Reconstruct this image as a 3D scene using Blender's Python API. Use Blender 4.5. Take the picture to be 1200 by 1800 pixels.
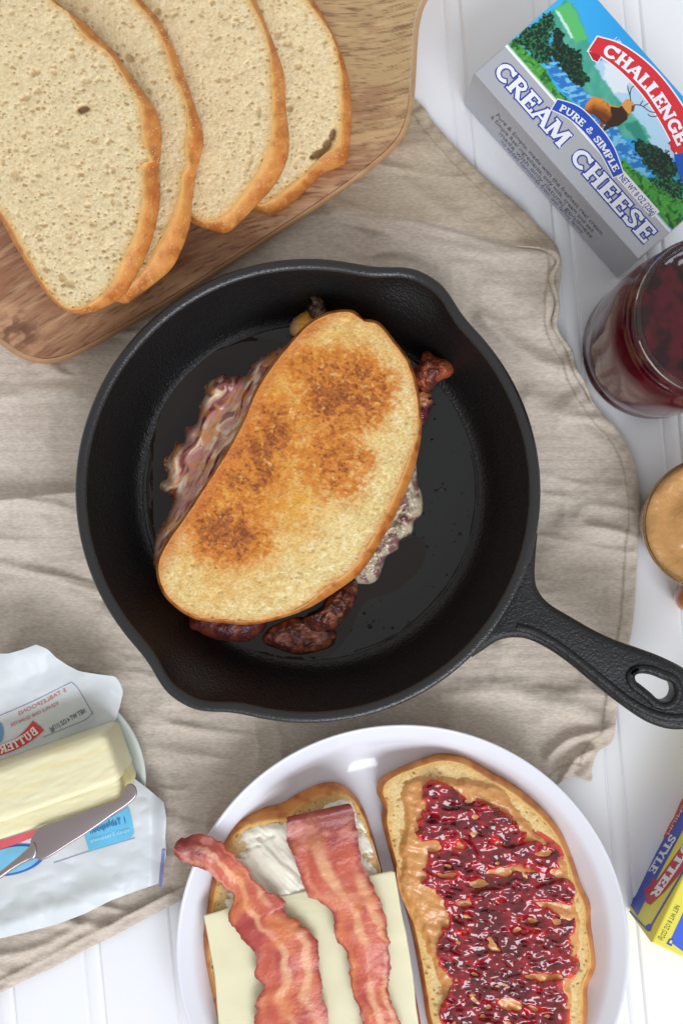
import bpy, bmesh, math, random
import numpy as np
from mathutils import Vector, Euler
from mathutils.geometry import tessellate_polygon

for o in list(bpy.data.objects): bpy.data.objects.remove(o)
SC = bpy.context.scene
COL = SC.collection
H = 0.5          # camera height over the table, metres
K = 3640.0       # photograph pixels per metre on the table top

# ------------------------------------------------------------- camera / light
cam = bpy.data.cameras.new("camera"); camo = bpy.data.objects.new("camera", cam); COL.objects.link(camo)
camo.location = (0, 0, H)
cam.sensor_fit = 'VERTICAL'; cam.sensor_height = 24; cam.lens = 24 * H / (1800 / K)
cam.clip_start = 0.01; cam.clip_end = 50
cam.dof.use_dof = True; cam.dof.focus_distance = 0.465; cam.dof.aperture_fstop = 9
SC.camera = camo
w = bpy.data.worlds.new("World"); SC.world = w; w.use_nodes = True
bg = w.node_tree.nodes['Background']; bg.inputs[0].default_value = (0.975, 0.98, 0.985, 1); bg.inputs[1].default_value = 0.68

def area(name, loc, target, sx, sy, power, color):
    l = bpy.data.lights.new(name, 'AREA'); l.shape = 'RECTANGLE'; l.size = sx; l.size_y = sy
    l.energy = power; l.color = color
    o = bpy.data.objects.new(name, l); COL.objects.link(o); o.location = loc
    o.rotation_euler = (Vector(target) - Vector(loc)).to_track_quat('-Z', 'Y').to_euler()
    return o
area('window_light', (1.20, -3.0, 2.6), (0, 0.0, 0), 2.8, 2.0, 138, (0.93, 0.968, 1.055))
SC.view_settings.view_transform = 'Standard'; SC.view_settings.look = 'None'
SC.view_settings.exposure = 0; SC.view_settings.gamma = 1
SC.render.engine = 'CYCLES'
SC.render.resolution_x = 682; SC.render.resolution_y = 1024

# ------------------------------------------------------------- helpers
def lin(c): return ((c / 255.0 + 0.055) / 1.055) ** 2.4 if c > 10.3 else c / 255.0 / 12.92
def S(r, g, b): return np.array([lin(r), lin(g), lin(b)])
def Wv(px, py, z):
    px = np.asarray(px, float); py = np.asarray(py, float); z = np.broadcast_to(np.asarray(z, float), px.shape)
    f = (1 - z / H) / K
    return np.stack([(px - 600) * f, (900 - py) * f, z], -1)
def smooth(a, b, x):
    t = np.clip((x - a) / (b - a), 0, 1); return t * t * (3 - 2 * t)
def _hash(ix, iy, seed):
    n = (ix.astype(np.int64) * 374761393 + iy.astype(np.int64) * 668265263 + seed * 69069) & 0x7fffffff
    n = ((n ^ (n >> 13)) * 1274126177) & 0x7fffffff
    return ((n ^ (n >> 16)) & 0xffff) / 65535.0
def vnoise(x, y, seed=0):
    x = np.asarray(x, float); y = np.asarray(y, float)
    ix = np.floor(x); iy = np.floor(y); fx = x - ix; fy = y - iy
    fx = fx * fx * (3 - 2 * fx); fy = fy * fy * (3 - 2 * fy)
    a = _hash(ix, iy, seed); b = _hash(ix + 1, iy, seed); c = _hash(ix, iy + 1, seed); d = _hash(ix + 1, iy + 1, seed)
    return (a * (1 - fx) + b * fx) * (1 - fy) + (c * (1 - fx) + d * fx) * fy
def fbm(x, y, seed=0, octv=4, gain=0.5):
    s = 0; a = 1; t = 0
    for k in range(octv):
        c, d = math.cos(0.5 * k + 0.3), math.sin(0.5 * k + 0.3)
        s = s + a * vnoise((x * c - y * d) * 2 ** k + 17 * k, (x * d + y * c) * 2 ** k - 9 * k, seed + k); t += a; a *= gain
    return s / t            # 0..1
def ridge(x, y, seed=0, octv=3):
    s = 0; a = 1; t = 0
    for k in range(octv):
        n = vnoise(x * 2 ** k + 7 * k, y * 2 ** k + 3 * k, seed + k * 5)
        s = s + a * (1 - np.abs(2 * n - 1)); t += a; a *= 0.5
    return s / t
def mix(c0, c1, f):
    f = np.clip(np.asarray(f), 0, 1)[..., None]
    return np.asarray(c0) * (1 - f) + np.asarray(c1) * f
def spline(pts, n_per=10, closed=True):
    P = np.array(pts, float); n = len(P); out = []
    for i in range(n if closed else n - 1):
        if closed: p0, p1, p2, p3 = P[i - 1], P[i], P[(i + 1) % n], P[(i + 2) % n]
        else: p0, p1, p2, p3 = P[max(i - 1, 0)], P[i], P[i + 1], P[min(i + 2, n - 1)]
        for t in np.linspace(0, 1, n_per, endpoint=False):
            out.append(0.5 * ((2 * p1) + (-p0 + p2) * t + (2 * p0 - 5 * p1 + 4 * p2 - p3) * t * t + (-p0 + 3 * p1 - 3 * p2 + p3) * t ** 3))
    if not closed: out.append(P[-1])
    return np.array(out)
def resample(P, n, closed=False):
    P = np.asarray(P, float)
    if closed: P = np.vstack([P, P[:1]])
    d = np.r_[0, np.cumsum(np.hypot(*np.diff(P, axis=0)[:, :2].T))]
    t = np.linspace(0, d[-1], n, endpoint=not closed)
    return np.stack([np.interp(t, d, P[:, k]) for k in range(P.shape[1])], -1)
def inpoly(x, y, poly):
    x = np.asarray(x, float); y = np.asarray(y, float); r = np.zeros(x.shape, bool)
    P = np.asarray(poly, float); n = len(P)
    for i in range(n):
        x0, y0 = P[i]; x1, y1 = P[(i + 1) % n]
        if y0 == y1: continue
        c = ((y0 > y) != (y1 > y)) & (x < (x1 - x0) * (y - y0) / (y1 - y0) + x0)
        r ^= c
    return r
def polydist(x, y, poly, closed=True, near=False):
    x = np.asarray(x, float); y = np.asarray(y, float); best = np.full(x.shape, 1e18)
    bx = np.zeros(x.shape); by = np.zeros(x.shape); P = np.asarray(poly, float); n = len(P)
    for i in range(n if closed else n - 1):
        x0, y0 = P[i]; x1, y1 = P[(i + 1) % n]; dx, dy = x1 - x0, y1 - y0; L = dx * dx + dy * dy
        if L < 1e-12: continue
        t = np.clip(((x - x0) * dx + (y - y0) * dy) / L, 0, 1)
        qx = x0 + t * dx; qy = y0 + t * dy; d = (x - qx) ** 2 + (y - qy) ** 2
        m = d < best; best = np.where(m, d, best)
        if near: bx = np.where(m, qx, bx); by = np.where(m, qy, by)
    return (np.sqrt(best), bx, by) if near else np.sqrt(best)
def sdist(x, y, poly):       # positive inside
    d = polydist(x, y, poly); return np.where(inpoly(x, y, poly), d, -d)

# materials -----------------------------------------------------------------
MATS = {}
def mat(name, col=None, rough=0.5, bumps=(), attr=False, coat=0, coat_rough=0.1, spec=0.5, metal=0, trans=0, ior=1.45, sss=0, sss_r=(0.004, 0.002, 0.001), sheen=0, alpha=1, noise=None, vary=None):
    m = bpy.data.materials.new(name); m.use_nodes = True; nt = m.node_tree; N = nt.nodes; L = nt.links
    b = N['Principled BSDF']
    tc = N.new('ShaderNodeTexCoord')
    if attr:
        a = N.new('ShaderNodeAttribute'); a.attribute_name = 'Col'; src = a.outputs['Color']
    else:
        r = N.new('ShaderNodeRGB'); r.outputs[0].default_value = (*col, 1); src = r.outputs[0]
    if vary:                       # (scale xyz, strength, detail) multiplies value
        mp = N.new('ShaderNodeMapping'); L.new(tc.outputs['Object'], mp.inputs[0]); mp.inputs['Scale'].default_value = vary[0]
        if len(vary) > 3: mp.inputs['Rotation'].default_value = (0, 0, vary[3])
        nn = N.new('ShaderNodeTexNoise'); nn.inputs['Scale'].default_value = 1; nn.inputs['Detail'].default_value = vary[2]
        L.new(mp.outputs[0], nn.inputs['Vector'])
        mr = N.new('ShaderNodeMapRange'); mr.inputs[1].default_value = 0.3; mr.inputs[2].default_value = 0.7
        mr.inputs[3].default_value = 1 - vary[1]; mr.inputs[4].default_value = 1 + vary[1]
        L.new(nn.outputs[0], mr.inputs[0])
        vm = N.new('ShaderNodeVectorMath'); vm.operation = 'SCALE'; L.new(src, vm.inputs[0]); L.new(mr.outputs[0], vm.inputs['Scale'])
        src = vm.outputs[0]
    L.new(src, b.inputs['Base Color'])
    b.inputs['Roughness'].default_value = rough; b.inputs['Specular IOR Level'].default_value = spec
    b.inputs['Metallic'].default_value = metal; b.inputs['Coat Weight'].default_value = coat
    b.inputs['Coat Roughness'].default_value = coat_rough; b.inputs['Transmission Weight'].default_value = trans
    b.inputs['IOR'].default_value = ior; b.inputs['Alpha'].default_value = alpha
    b.inputs['Sheen Weight'].default_value = sheen
    if sss: b.inputs['Subsurface Weight'].default_value = sss; b.inputs['Subsurface Radius'].default_value = sss_r; b.inputs['Subsurface Scale'].default_value = 1
    prev = None
    for bp in bumps:               # (kind, scale(xyz or n), strength, distance[, rot])
        mp = N.new('ShaderNodeMapping'); L.new(tc.outputs['Object'], mp.inputs[0])
        s = bp[1] if isinstance(bp[1], tuple) else (bp[1],) * 3
        mp.inputs['Scale'].default_value = s
        if len(bp) > 4: mp.inputs['Rotation'].default_value = (0, 0, bp[4])
        if bp[0] == 'noise':
            t = N.new('ShaderNodeTexNoise'); t.inputs['Scale'].default_value = 1; t.inputs['Detail'].default_value = 3; o = t.outputs[0]
        elif bp[0] == 'voronoi':
            t = N.new('ShaderNodeTexVoronoi'); t.inputs['Scale'].default_value = 1; o = t.outputs['Distance']
        else:
            t = N.new('ShaderNodeTexWave'); t.inputs['Scale'].default_value = 1; t.inputs['Distortion'].default_value = 1.5; t.inputs['Detail'].default_value = 2; o = t.outputs['Fac']
        L.new(mp.outputs[0], t.inputs['Vector'])
        bn = N.new('ShaderNodeBump'); bn.inputs['Strength'].default_value = bp[2]; bn.inputs['Distance'].default_value = bp[3]
        L.new(o, bn.inputs['Height'])
        if prev is not None: L.new(prev, bn.inputs['Normal'])
        prev = bn.outputs[0]
    if prev is not None: L.new(prev, b.inputs['Normal'])
    MATS[name] = m
    return m

# objects -------------------------------------------------------------------
def tag(o, label=None, cat=None, group=None, kind=None):
    if label: o['label'] = label
    if cat: o['category'] = cat
    if group: o['group'] = group
    if kind: o['kind'] = kind
    return o
def thing(name, loc, label=None, cat=None, group=None, kind=None):
    o = bpy.data.objects.new(name, None); COL.objects.link(o); o.location = loc; o.empty_display_size = 0.01
    return tag(o, label, cat, group, kind)
def origin_of(p):
    v = np.zeros(3)
    while p is not None: v = v + np.array(p.location); p = p.parent
    return v
def mesh(name, V, F, m, parent=None, col=None, smooth_=True, loc=None):
    """V world vertices, F list/array of faces"""
    V = np.asarray(V, float).reshape(-1, 3)
    if loc is None and parent is None: loc = np.array([V[:, 0].mean(), V[:, 1].mean(), V[:, 2].min()])
    base = origin_of(parent); off = np.zeros(3) if loc is None else np.array(loc, float)
    me = bpy.data.meshes.new(name)
    if isinstance(F, np.ndarray): F = F.tolist()
    me.from_pydata((V - base - off).tolist(), [], F); me.update()
    if smooth_: me.polygons.foreach_set('use_smooth', [True] * len(me.polygons))
    if col is not None:
        col = np.asarray(col, float).reshape(-1, 3)
        if len(col) == 1: col = np.repeat(col, len(V), 0)
        a = me.color_attributes.new('Col', 'FLOAT_COLOR', 'POINT')
        a.data.foreach_set('color', np.c_[np.clip(col, 0.001, 1), np.ones(len(col))].ravel())
    me.materials.append(m)
    o = bpy.data.objects.new(name, me); COL.objects.link(o); o.location = off
    if parent is not None: o.parent = parent
    return o
def gridfaces(n, m, closed_n=False, flip=False, base=0):
    i = np.arange(n if closed_n else n - 1); j = np.arange(m - 1)
    I, J = np.meshgrid(i, j, indexing='ij'); I2 = (I + 1) % n
    f = np.stack([I * m + J, I2 * m + J, I2 * m + J + 1, I * m + J + 1], -1).reshape(-1, 4) + base
    return f[:, ::-1] if flip else f
def lathe(name, prof, c, m, parent=None, n=128, rmod=None, loc=None, col=None):
    P = np.array(prof, float); th = np.linspace(0, 2 * np.pi, n, endpoint=False)
    R = P[None, :, 0] * np.ones((n, 1)); Z = P[None, :, 1] * np.ones((n, 1)); T = th[:, None] * np.ones(len(P))
    if rmod: R, Z = rmod(R, Z, T)
    V = np.stack([c[0] + R * np.cos(T), c[1] + R * np.sin(T), c[2] + Z], -1)
    return mesh(name, V, gridfaces(n, len(P), True), m, parent, loc=loc, col=col)
def tube(name, P, r, m, parent=None, seg=10, rf=None, col=None):
    P = np.asarray(P, float); n = len(P); T = np.gradient(P, axis=0); T /= np.linalg.norm(T, axis=1)[:, None] + 1e-12
    up = np.array([0, 0, 1.0]); A = np.cross(T, up); A /= np.linalg.norm(A, axis=1)[:, None] + 1e-9; B = np.cross(A, T)
    rr = np.full(n, r) if rf is None else rf
    a = np.linspace(0, 2 * np.pi, seg, endpoint=False)
    V = P[:, None] + rr[:, None, None] * (A[:, None] * np.cos(a)[None, :, None] + B[:, None] * np.sin(a)[None, :, None])
    I, J = np.meshgrid(np.arange(n - 1), np.arange(seg), indexing='ij'); J2 = (J + 1) % seg
    F = np.stack([I * seg + J, I * seg + J2, (I + 1) * seg + J2, (I + 1) * seg + J], -1).reshape(-1, 4).tolist()
    F += [list(range(seg)), list(range((n - 1) * seg, n * seg))[::-1]]
    return mesh(name, V, F, m, parent, col=col)
def tess(poly):
    return tessellate_polygon([[Vector((p[0], p[1], 0)) for p in poly]])
def offset_poly(P, d):        # positive d shrinks (either winding)
    P = np.asarray(P, float); A = np.roll(P, -1, 0) - np.roll(P, 1, 0); A /= np.hypot(*A.T)[:, None] + 1e-9
    N = np.stack([-A[:, 1], A[:, 0]], -1)
    area_ = 0.5 * np.sum(P[:, 0] * np.roll(P[:, 1], -1) - np.roll(P[:, 0], -1) * P[:, 1])
    return P + N * d * (1 if area_ > 0 else -1)
def prism(name, poly, z0, z1, m, parent=None, bev=0.001, zf=None, col=None, smooth_=True):
    """solid slab of a pixel outline, rounded top edge.  zf(px,py) adds height"""
    P = np.asarray(poly, float); rings = [(0, z0)]
    for a in np.linspace(0, math.pi / 2, 5): rings.append((bev * (1 - math.cos(a)), z1 - bev + bev * math.sin(a)))
    V = []; n = len(P)
    for d, z in rings:
        Q = offset_poly(P, d * K); zz = z + (zf(Q[:, 0], Q[:, 1]) if zf else 0)
        V.append(Wv(Q[:, 0], Q[:, 1], zz))
    F = []
    for k in range(len(rings) - 1):
        for i in range(n): F.append((k * n + i, k * n + (i + 1) % n, (k + 1) * n + (i + 1) % n, (k + 1) * n + i))
    Q = offset_poly(P, rings[-1][0] * K); b = (len(rings) - 1) * n
    F += [tuple(b + i for i in t) for t in tess(Q)]
    F += [tuple(t) for t in tess(P)]
    o = mesh(name, np.vstack(V), F, m, parent, col=col, smooth_=False)
    bm = bmesh.new(); bm.from_mesh(o.data); bmesh.ops.recalc_face_normals(bm, faces=bm.faces); bm.to_mesh(o.data); bm.free()
    if smooth_:
        o.data.polygons.foreach_set('use_smooth', [True] * len(o.data.polygons))
        o.data.set_sharp_from_angle(angle=math.radians(40))
    return o
def flat(name, poly, m, parent, P):
    """a flat print; P(px,py)->world"""
    Q = np.asarray(poly, float); V = P(Q[:, 0], Q[:, 1])
    return mesh(name, V, [tuple(t) for t in tess(Q)], m, parent, smooth_=False)
def gridfill(poly, step, box=None):
    P = np.asarray(poly, float)
    x0, y0 = P.min(0) - step; x1, y1 = P.max(0) + step
    if box: x0, y0, x1, y1 = max(x0, box[0]), max(y0, box[1]), min(x1, box[2]), min(y1, box[3])
    X, Y = np.meshgrid(np.arange(x0, x1 + step, step), np.arange(y0, y1 + step, step), indexing='ij')
    n, m_ = X.shape
    cx = X[:-1, :-1] + step / 2; cy = Y[:-1, :-1] + step / 2; keep = inpoly(cx, cy, P)
    I, J = np.nonzero(keep)
    F = np.stack([I * m_ + J, I * m_ + J + 1, (I + 1) * m_ + J + 1, (I + 1) * m_ + J], -1)
    used = np.unique(F); cnt = np.bincount(F.ravel(), minlength=n * m_)
    x = X.ravel(); y = Y.ravel()
    bd = used[cnt[used] < 4]
    dd, bx, by = polydist(x[bd], y[bd], P, near=True)
    nr_ = dd < 1.5 * step
    x[bd] = np.where(nr_, bx, x[bd]); y[bd] = np.where(nr_, by, y[bd])
    remap = np.full(n * m_, -1); remap[used] = np.arange(len(used))
    return x[used], y[used], remap[F]

def star(poly, center, N):
    c = np.array(center, float); P = spline(poly, 12); d = P - c
    th = np.unwrap(np.arctan2(d[:, 1], d[:, 0])); r = np.hypot(d[:, 0], d[:, 1])
    if th[-1] < th[0]: th = th[::-1]; r = r[::-1]
    o = np.argsort(th); th = th[o]; r = r[o]
    T = np.r_[th - 2 * np.pi, th, th + 2 * np.pi]; R = np.r_[r, r, r]; o = np.argsort(T); T = T[o]; R = R[o]
    return lambda a: np.interp((a - th[0]) % (2 * np.pi) + th[0], T, R)
def even_angles(rf, N):
    a = np.linspace(0, 2 * np.pi, 2000); r = rf(a); p = np.stack([r * np.cos(a), r * np.sin(a)], -1)
    d = np.r_[0, np.cumsum(np.hypot(*np.diff(p, axis=0).T))]
    return np.interp(np.linspace(0, d[-1], N, endpoint=False), d, a)
def pores(px, py, cen, n, seed, rmin, rmax, ang=0.0, elong=1.5, region=None, extra=()):
    """returns depth 0..1 field of round holes"""
    rnd = random.Random(seed); D = np.zeros(px.shape)
    x0, x1, y0, y1 = px.min(), px.max(), py.min(), py.max()
    L = [(rnd.uniform(x0, x1), rnd.uniform(y0, y1), rmin + (rmax - rmin) * rnd.random() ** 4, ang + rnd.gauss(0, .5), 1 + rnd.random() * (elong - 1), 0.4 + .45 * rnd.random()) for _ in range(n)]
    L += list(extra)
    for (x, y, r, a, e, dep) in L:
        m = (np.abs(px - x) < r * e * 1.6) & (np.abs(py - y) < r * e * 1.6)
        if not m.any(): continue
        dx = px[m] - x; dy = py[m] - y; u = (dx * math.cos(a) + dy * math.sin(a)) / e; v = -dx * math.sin(a) + dy * math.cos(a)
        q = np.sqrt(u * u + v * v) / r * (1 + .5 * (vnoise(px[m] / r, py[m] / r, seed) - .5))
        D[m] = np.maximum(D[m], dep * smooth(1.15, 0.55, q))
    return D

# ------------------------------------------------------------- materials
M_table = mat('painted_wood', S(236, 237, 240), 0.45, bumps=[('noise', (25, 700, 60), 0.06, 0.0004), ('noise', 90, 0.05, 0.001)], vary=((9, 9, 9), 0.02, 3))
M_crumb = mat('bread_crumb', attr=True, rough=0.85, spec=0.25, bumps=[('noise', 1400, 0.55, 0.0006), ('voronoi', 700, 0.25, 0.0005)], sss=0.1, vary=((750, 750, 750), 0.10, 4))
M_crust = mat('bread_crust', attr=True, rough=0.5, spec=0.4, bumps=[('noise', 900, 0.35, 0.0004), ('noise', 250, 0.25, 0.0008)])
M_toast = mat('toasted_crumb', attr=True, rough=0.55, spec=0.35, bumps=[('noise', 1100, 0.7, 0.0006)], coat=0.1, coat_rough=0.4, vary=((800, 800, 800), 0.14, 4))
M_iron = mat('cast_iron', S(19, 19, 20), 0.38, spec=0.5, bumps=[('noise', 1000, 0.75, 0.0007), ('noise', 400, 0.35, 0.0008)], vary=((30, 30, 30), 0.15, 4))
M_ironf = mat('seasoned_iron_floor', S(26, 28, 26), 0.24, spec=0.5, bumps=[('noise', 900, 0.10, 0.0003), ('noise', 60, 0.08, 0.001)])
M_oil = mat('cooking_oil', S(30, 20, 14), 0.05, spec=0.42, bumps=[('noise', 120, 0.15, 0.001)])
M_white = mat('glazed_ceramic', S(224, 226, 234), 0.16, spec=0.5, coat=0.4, coat_rough=0.04)
M_linen = mat('linen', attr=True, rough=0.9, spec=0.15, sheen=0.1, bumps=[('wave', (0.1, 1000, 0.1), 0.5, 0.0003, 0.06), ('wave', (1000, 0.1, 0.1), 0.45, 0.0003, 0.06), ('noise', (220, 1300, 90), 0.30, 0.0003, 0.05), ('noise', (1300, 220, 90), 0.22, 0.0003, 0.05), ('noise', 180, 0.25, 0.001)], vary=((420, 1300, 100), 0.15, 4, 0.05))
M_thread = mat('linen_thread', S(190, 176, 155), 0.9, spec=0.1, bumps=[('noise', 900, 0.5, 0.0005)])
M_wood = mat('acacia_wood', attr=True, rough=0.42, spec=0.4, bumps=[('noise', (70, 1500, 70), 0.35, 0.0004, -0.52), ('noise', 600, 0.1, 0.0003)])
M_glass = mat('clear_glass', (0.96, 0.98, 0.97), 0.015, trans=1, ior=1.40, bumps=[('noise', 110, 0.12, 0.0012)])
M_jamjar = mat('dark_jam', attr=True, rough=0.14, spec=0.5, bumps=[('noise', 160, 0.25, 0.0012)])
M_jelly = mat('red_jelly', attr=True, rough=0.07, spec=1.0, bumps=[('noise', 150, 0.2, 0.0012)], sss=0.1, sss_r=(0.004, 0.0006, 0.0006))
M_pb = mat('peanut_butter_mat', attr=True, rough=0.26, spec=0.55, coat=0.35, coat_rough=0.12, bumps=[('noise', 350, 0.5, 0.0012), ('noise', 1000, 0.2, 0.0005)])
M_cheese = mat('mild_cheese', S(232, 225, 190), 0.32, spec=0.45, sss=0.3, sss_r=(0.006, 0.004, 0.002), bumps=[('noise', 140, 0.10, 0.0008), ('noise', 900, 0.05, 0.0003)], vary=((60, 60, 60), 0.03, 3))
M_cream = mat('cream_cheese_spread', S(240, 234, 216), 0.3, spec=0.45, sss=0.2, bumps=[('noise', 220, 0.35, 0.001)])
M_bacon = mat('fried_bacon', attr=True, rough=0.38, spec=0.5, coat=0.12, coat_rough=0.15, bumps=[('noise', 600, 0.6, 0.0006)], sss=0.12)
M_melt = mat('melted_filling', attr=True, rough=0.2, spec=0.55, coat=0.5, coat_rough=0.1, bumps=[('noise', 300, 0.4, 0.001)])
M_butter = mat('pale_butter', attr=True, rough=0.35, spec=0.4, sss=0.35, sss_r=(0.006, 0.005, 0.003), bumps=[('noise', (40, 500, 100), 0.12, 0.0004, -0.3)])
M_paper = mat('waxed_paper', attr=True, rough=0.35, spec=0.4, bumps=[('noise', 120, 0.25, 0.001), ('noise', (400, 60, 100), 0.15, 0.0006, 0.3)])
M_steel = mat('stainless_steel', S(160, 148, 148), 0.3, metal=1, bumps=[('noise', (60, 900, 100), 0.05, 0.0003, -0.5)])
M_silver = mat('silver_card', S(186, 188, 194), 0.34, metal=0.35, spec=0.5, bumps=[('noise', 45, 0.05, 0.002)])
M_print = mat('printed_card', attr=True, rough=0.32, spec=0.45, bumps=[('noise', 60, 0.04, 0.002)])
M_salt = mat('crumb_speck', S(224, 200, 158), 0.7)
FLATM = {}
def ink(r, g, b):
    k = (r, g, b)
    if k not in FLATM: FLATM[k] = mat('ink_%02x%02x%02x' % k, S(r, g, b), 0.35)
    return FLATM[k]

# ------------------------------------------------------------- table top
tab = thing('tabletop', (0, 0, 0), kind='structure')
TA = math.radians(5.4)
def plank(name, xc, width, top, thick, bead):
    """a board running along y (rotated), xc in metres at photo row 0"""
    w2 = width / 2; prof = []
    if bead:
        for a in np.linspace(math.pi, 0, 9): prof.append((w2 * math.cos(a), top - 0.0010 + 0.0009 * math.sin(a)))
    else:
        prof = [(-w2, top - 0.0010), (-w2 + .0005, top - .0004), (-w2 + .0012, top), (w2 - .0012, top), (w2 - .0005, top - .0004), (w2, top - 0.0010)]
    prof = [(-w2, top - thick)] + prof + [(w2, top - thick)]
    ys = np.array([-0.62, 0.62]); V = []
    for y in ys:
        for (x, z) in prof: V.append((x, y, z))
    V = np.array(V); n = len(prof)
    F = [(i, (i + 1) % n, n + (i + 1) % n, n + i) for i in range(n)] + [tuple(range(n))[::-1], tuple(range(n, 2 * n))]
    X = V[:, 0].copy(); Y = V[:, 1].copy(); c, s = math.cos(TA), math.sin(TA)
    yy = 900 / K
    V[:, 0] = xc + (X * c + (Y - 0) * -0) + (yy - Y) * math.tan(TA)
    return mesh(name, V, F, M_table, tab, smooth_=False)
sp = 158 / K
for k in range(-9, 13):
    xc = (1108 - 600) / K + (k - 5) * sp
    plank('bead', xc, 26.4 / K, 0.0, 0.012, True)
    plank('plank', xc + sp / 2, sp - 28 / K, 0.0, 0.012, False)
V = [(-.95, -.60, -.0011), (.95, -.60, -.0011), (.95, .60, -.0011), (-.95, .60, -.0011), (-.95, -.60, -.03), (.95, -.60, -.03), (.95, .60, -.03), (-.95, .60, -.03)]
mesh('table_board', V, [(0, 1, 2, 3), (7, 6, 5, 4), (0, 4, 5, 1), (1, 5, 6, 2), (2, 6, 7, 3), (3, 7, 4, 0)], M_table, tab, smooth_=False)

# ------------------------------------------------------------- linen napkin
low = [(735, 180), (760, 212), (800, 258), (860, 318), (910, 360), (950, 402), (975, 428), (985, 452), (986, 480), (979, 530), (980, 570),
       (992, 602), (1008, 628), (1018, 660), (1037, 696), (1060, 728), (1092, 765), (1112, 805), (1122, 850), (1127, 905), (1121, 960), (1117, 1020), (1112, 1090),
       (1098, 1170), (1085, 1240), (1076, 1300), (1050, 1322), (1040, 1350), (1037, 1374), (1000, 1366), (940, 1400), (760, 1450), (560, 1480), (400, 1545), (318, 1583),
       (262, 1612), (205, 1643), (150, 1670), (92, 1702), (48, 1722), (0, 1746), (-70, 1775), (-90, 1500), (-95, 1000), (-90, 640), (-40, 450), (250, 250), (520, 150), (640, 120)]
napk = spline(low, 6)
topedge = spline([(300, 420), (420, 392), (500, 376), (560, 372), (620, 375), (690, 379), (760, 393), (830, 412), (900, 430), (950, 436), (1000, 440), (1060, 440)], 6, False)
leftedge = spline([(-120, 885), (0, 872), (50, 866), (100, 860), (160, 858), (260, 862)], 6, False)
def napz(x, y):
    z = 0.0012 + 0.0010 * fbm(x / 90, y / 90, 3, 3)
    # creases and rumples
    r1 = ridge(x / 150 + 0.5 * fbm(x / 120, y / 120, 5), y / 260, 11, 2); z += 0.0028 * smooth(.60, 1, r1)
    z += 0.0024 * smooth(.64, .98, ridge(x / 230 + y / 500, y / 75 - x / 400, 21, 2))
    z += 0.0006 * fbm(x / 22, y / 22, 31, 2)
    ty = np.interp(x, topedge[:, 0], topedge[:, 1])
    up = smooth(-3, 8, y - ty) * smooth(240, 380, x)
    z += up * 0.0026 * (0.7 + .3 * np.exp(-np.abs(y - ty) / 60)) * smooth(1115, 900, y + 0.1 * x)
    ly = np.interp(x, leftedge[:, 0], leftedge[:, 1])
    z += smooth(-2, 8, y - ly) * (0.0020 + .0062 * np.exp(-(y - ly) / 80)) * (x < 300) * smooth(1500, 1200, y)
    # lifted folds right of the pan
    def fold(pts, wdt, hgt):
        hgt = hgt * 1.35
        d = polydist(x, y, spline(pts, 6, False), False); return hgt * np.exp(-(d / wdt) ** 2)
    z += fold([(850, 560), (905, 610), (960, 640), (1015, 650)], 16, .0034)
    z += fold([(800, 480), (900, 520), (975, 540)], 26, .0022)
    z += fold([(930, 700), (1000, 735), (1090, 800)], 22, .0026)
    z += fold([(960, 980), (1030, 940), (1110, 930)], 26, .002)
    z += fold([(965, 1330), (1000, 1300), (1065, 1285)], 9, .0035) + fold([(985, 1380), (1010, 1335), (1040, 1320)], 7, .003)
    z += fold([(780, 1230), (880, 1215), (990, 1240), (1060, 1270)], 20, .0022)
    z += fold([(0, 700), (60, 690), (130, 688)], 14, .0012) + fold([(0, 1030), (90, 1025), (190, 1080)], 22, .0022)
    z += fold([(60, 1690), (160, 1640), (300, 1570)], 6, .0012) + fold([(-20, 1680), (60, 1670), (140, 1630)], 9, .0016)
    z += fold([(620, 250), (720, 330), (800, 380)], 16, .0016) + fold([(700, 230), (800, 310), (900, 380)], 24, .0016)
    d = sdist(x, y, napk)                       # stitched hem
    z += 0.0010 * smooth(0, 3, d) * smooth(26, 20, d) + 0.0006 * np.sin(d * 0 + (x + y) / 6) * smooth(30, 5, d) * vnoise(x / 20, y / 20, 8)
    z = np.maximum(z, 0.0009)
    # pressed flat under the skillet, board, plate and saucer
    rp = np.hypot(x - 546, y - 866); w1 = smooth(352, 325, rp)
    w2 = smooth(6, -6, y - (637 - (x - 60) * .66)) * smooth(800, 740, x)
    w3 = smooth(300, 270, np.hypot(x - 707, y - 1668)); w4 = smooth(150, 130, np.hypot(x - 82, y - 1372))
    w_ = np.maximum.reduce([w1, w2, w3, w4])
    return z * (1 - w_) + np.minimum(z, .0024) * w_
nx, ny, nF = gridfill(napk, 3.0)
nz = napz(nx, ny)
under_shade = smooth(0, -6, ny - np.interp(nx, topedge[:, 0], topedge[:, 1])) * (nx > 500)
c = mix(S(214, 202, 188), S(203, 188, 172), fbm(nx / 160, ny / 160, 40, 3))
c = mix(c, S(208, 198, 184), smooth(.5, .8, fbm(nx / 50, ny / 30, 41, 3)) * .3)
c = mix(c, S(176, 158, 128), under_shade * .55)  # shade beyond the raised fold edge painted into the under layer's colour
dn = sdist(nx, ny, napk)
c = mix(c, S(150, 134, 112), (np.abs(dn - 22) < 2.0) * .45)
nap = thing('linen_napkin', (0.0, 0.0, 0.0006), 'rumpled beige linen napkin lying on the white table under the skillet', 'napkin')
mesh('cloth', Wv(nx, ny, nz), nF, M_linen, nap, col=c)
he = spline([(905, 432), (950, 436), (975, 444), (981, 462), (975, 490), (979, 530), (980, 570), (992, 602), (1008, 628), (1018, 660), (1037, 696), (1060, 728)], 14, False)
hz = napz(he[:, 0] - 4, he[:, 1]) + 0.0012 + 0.0012 * fbm(he[:, 0] / 25, he[:, 1] / 25, 2)
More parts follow.
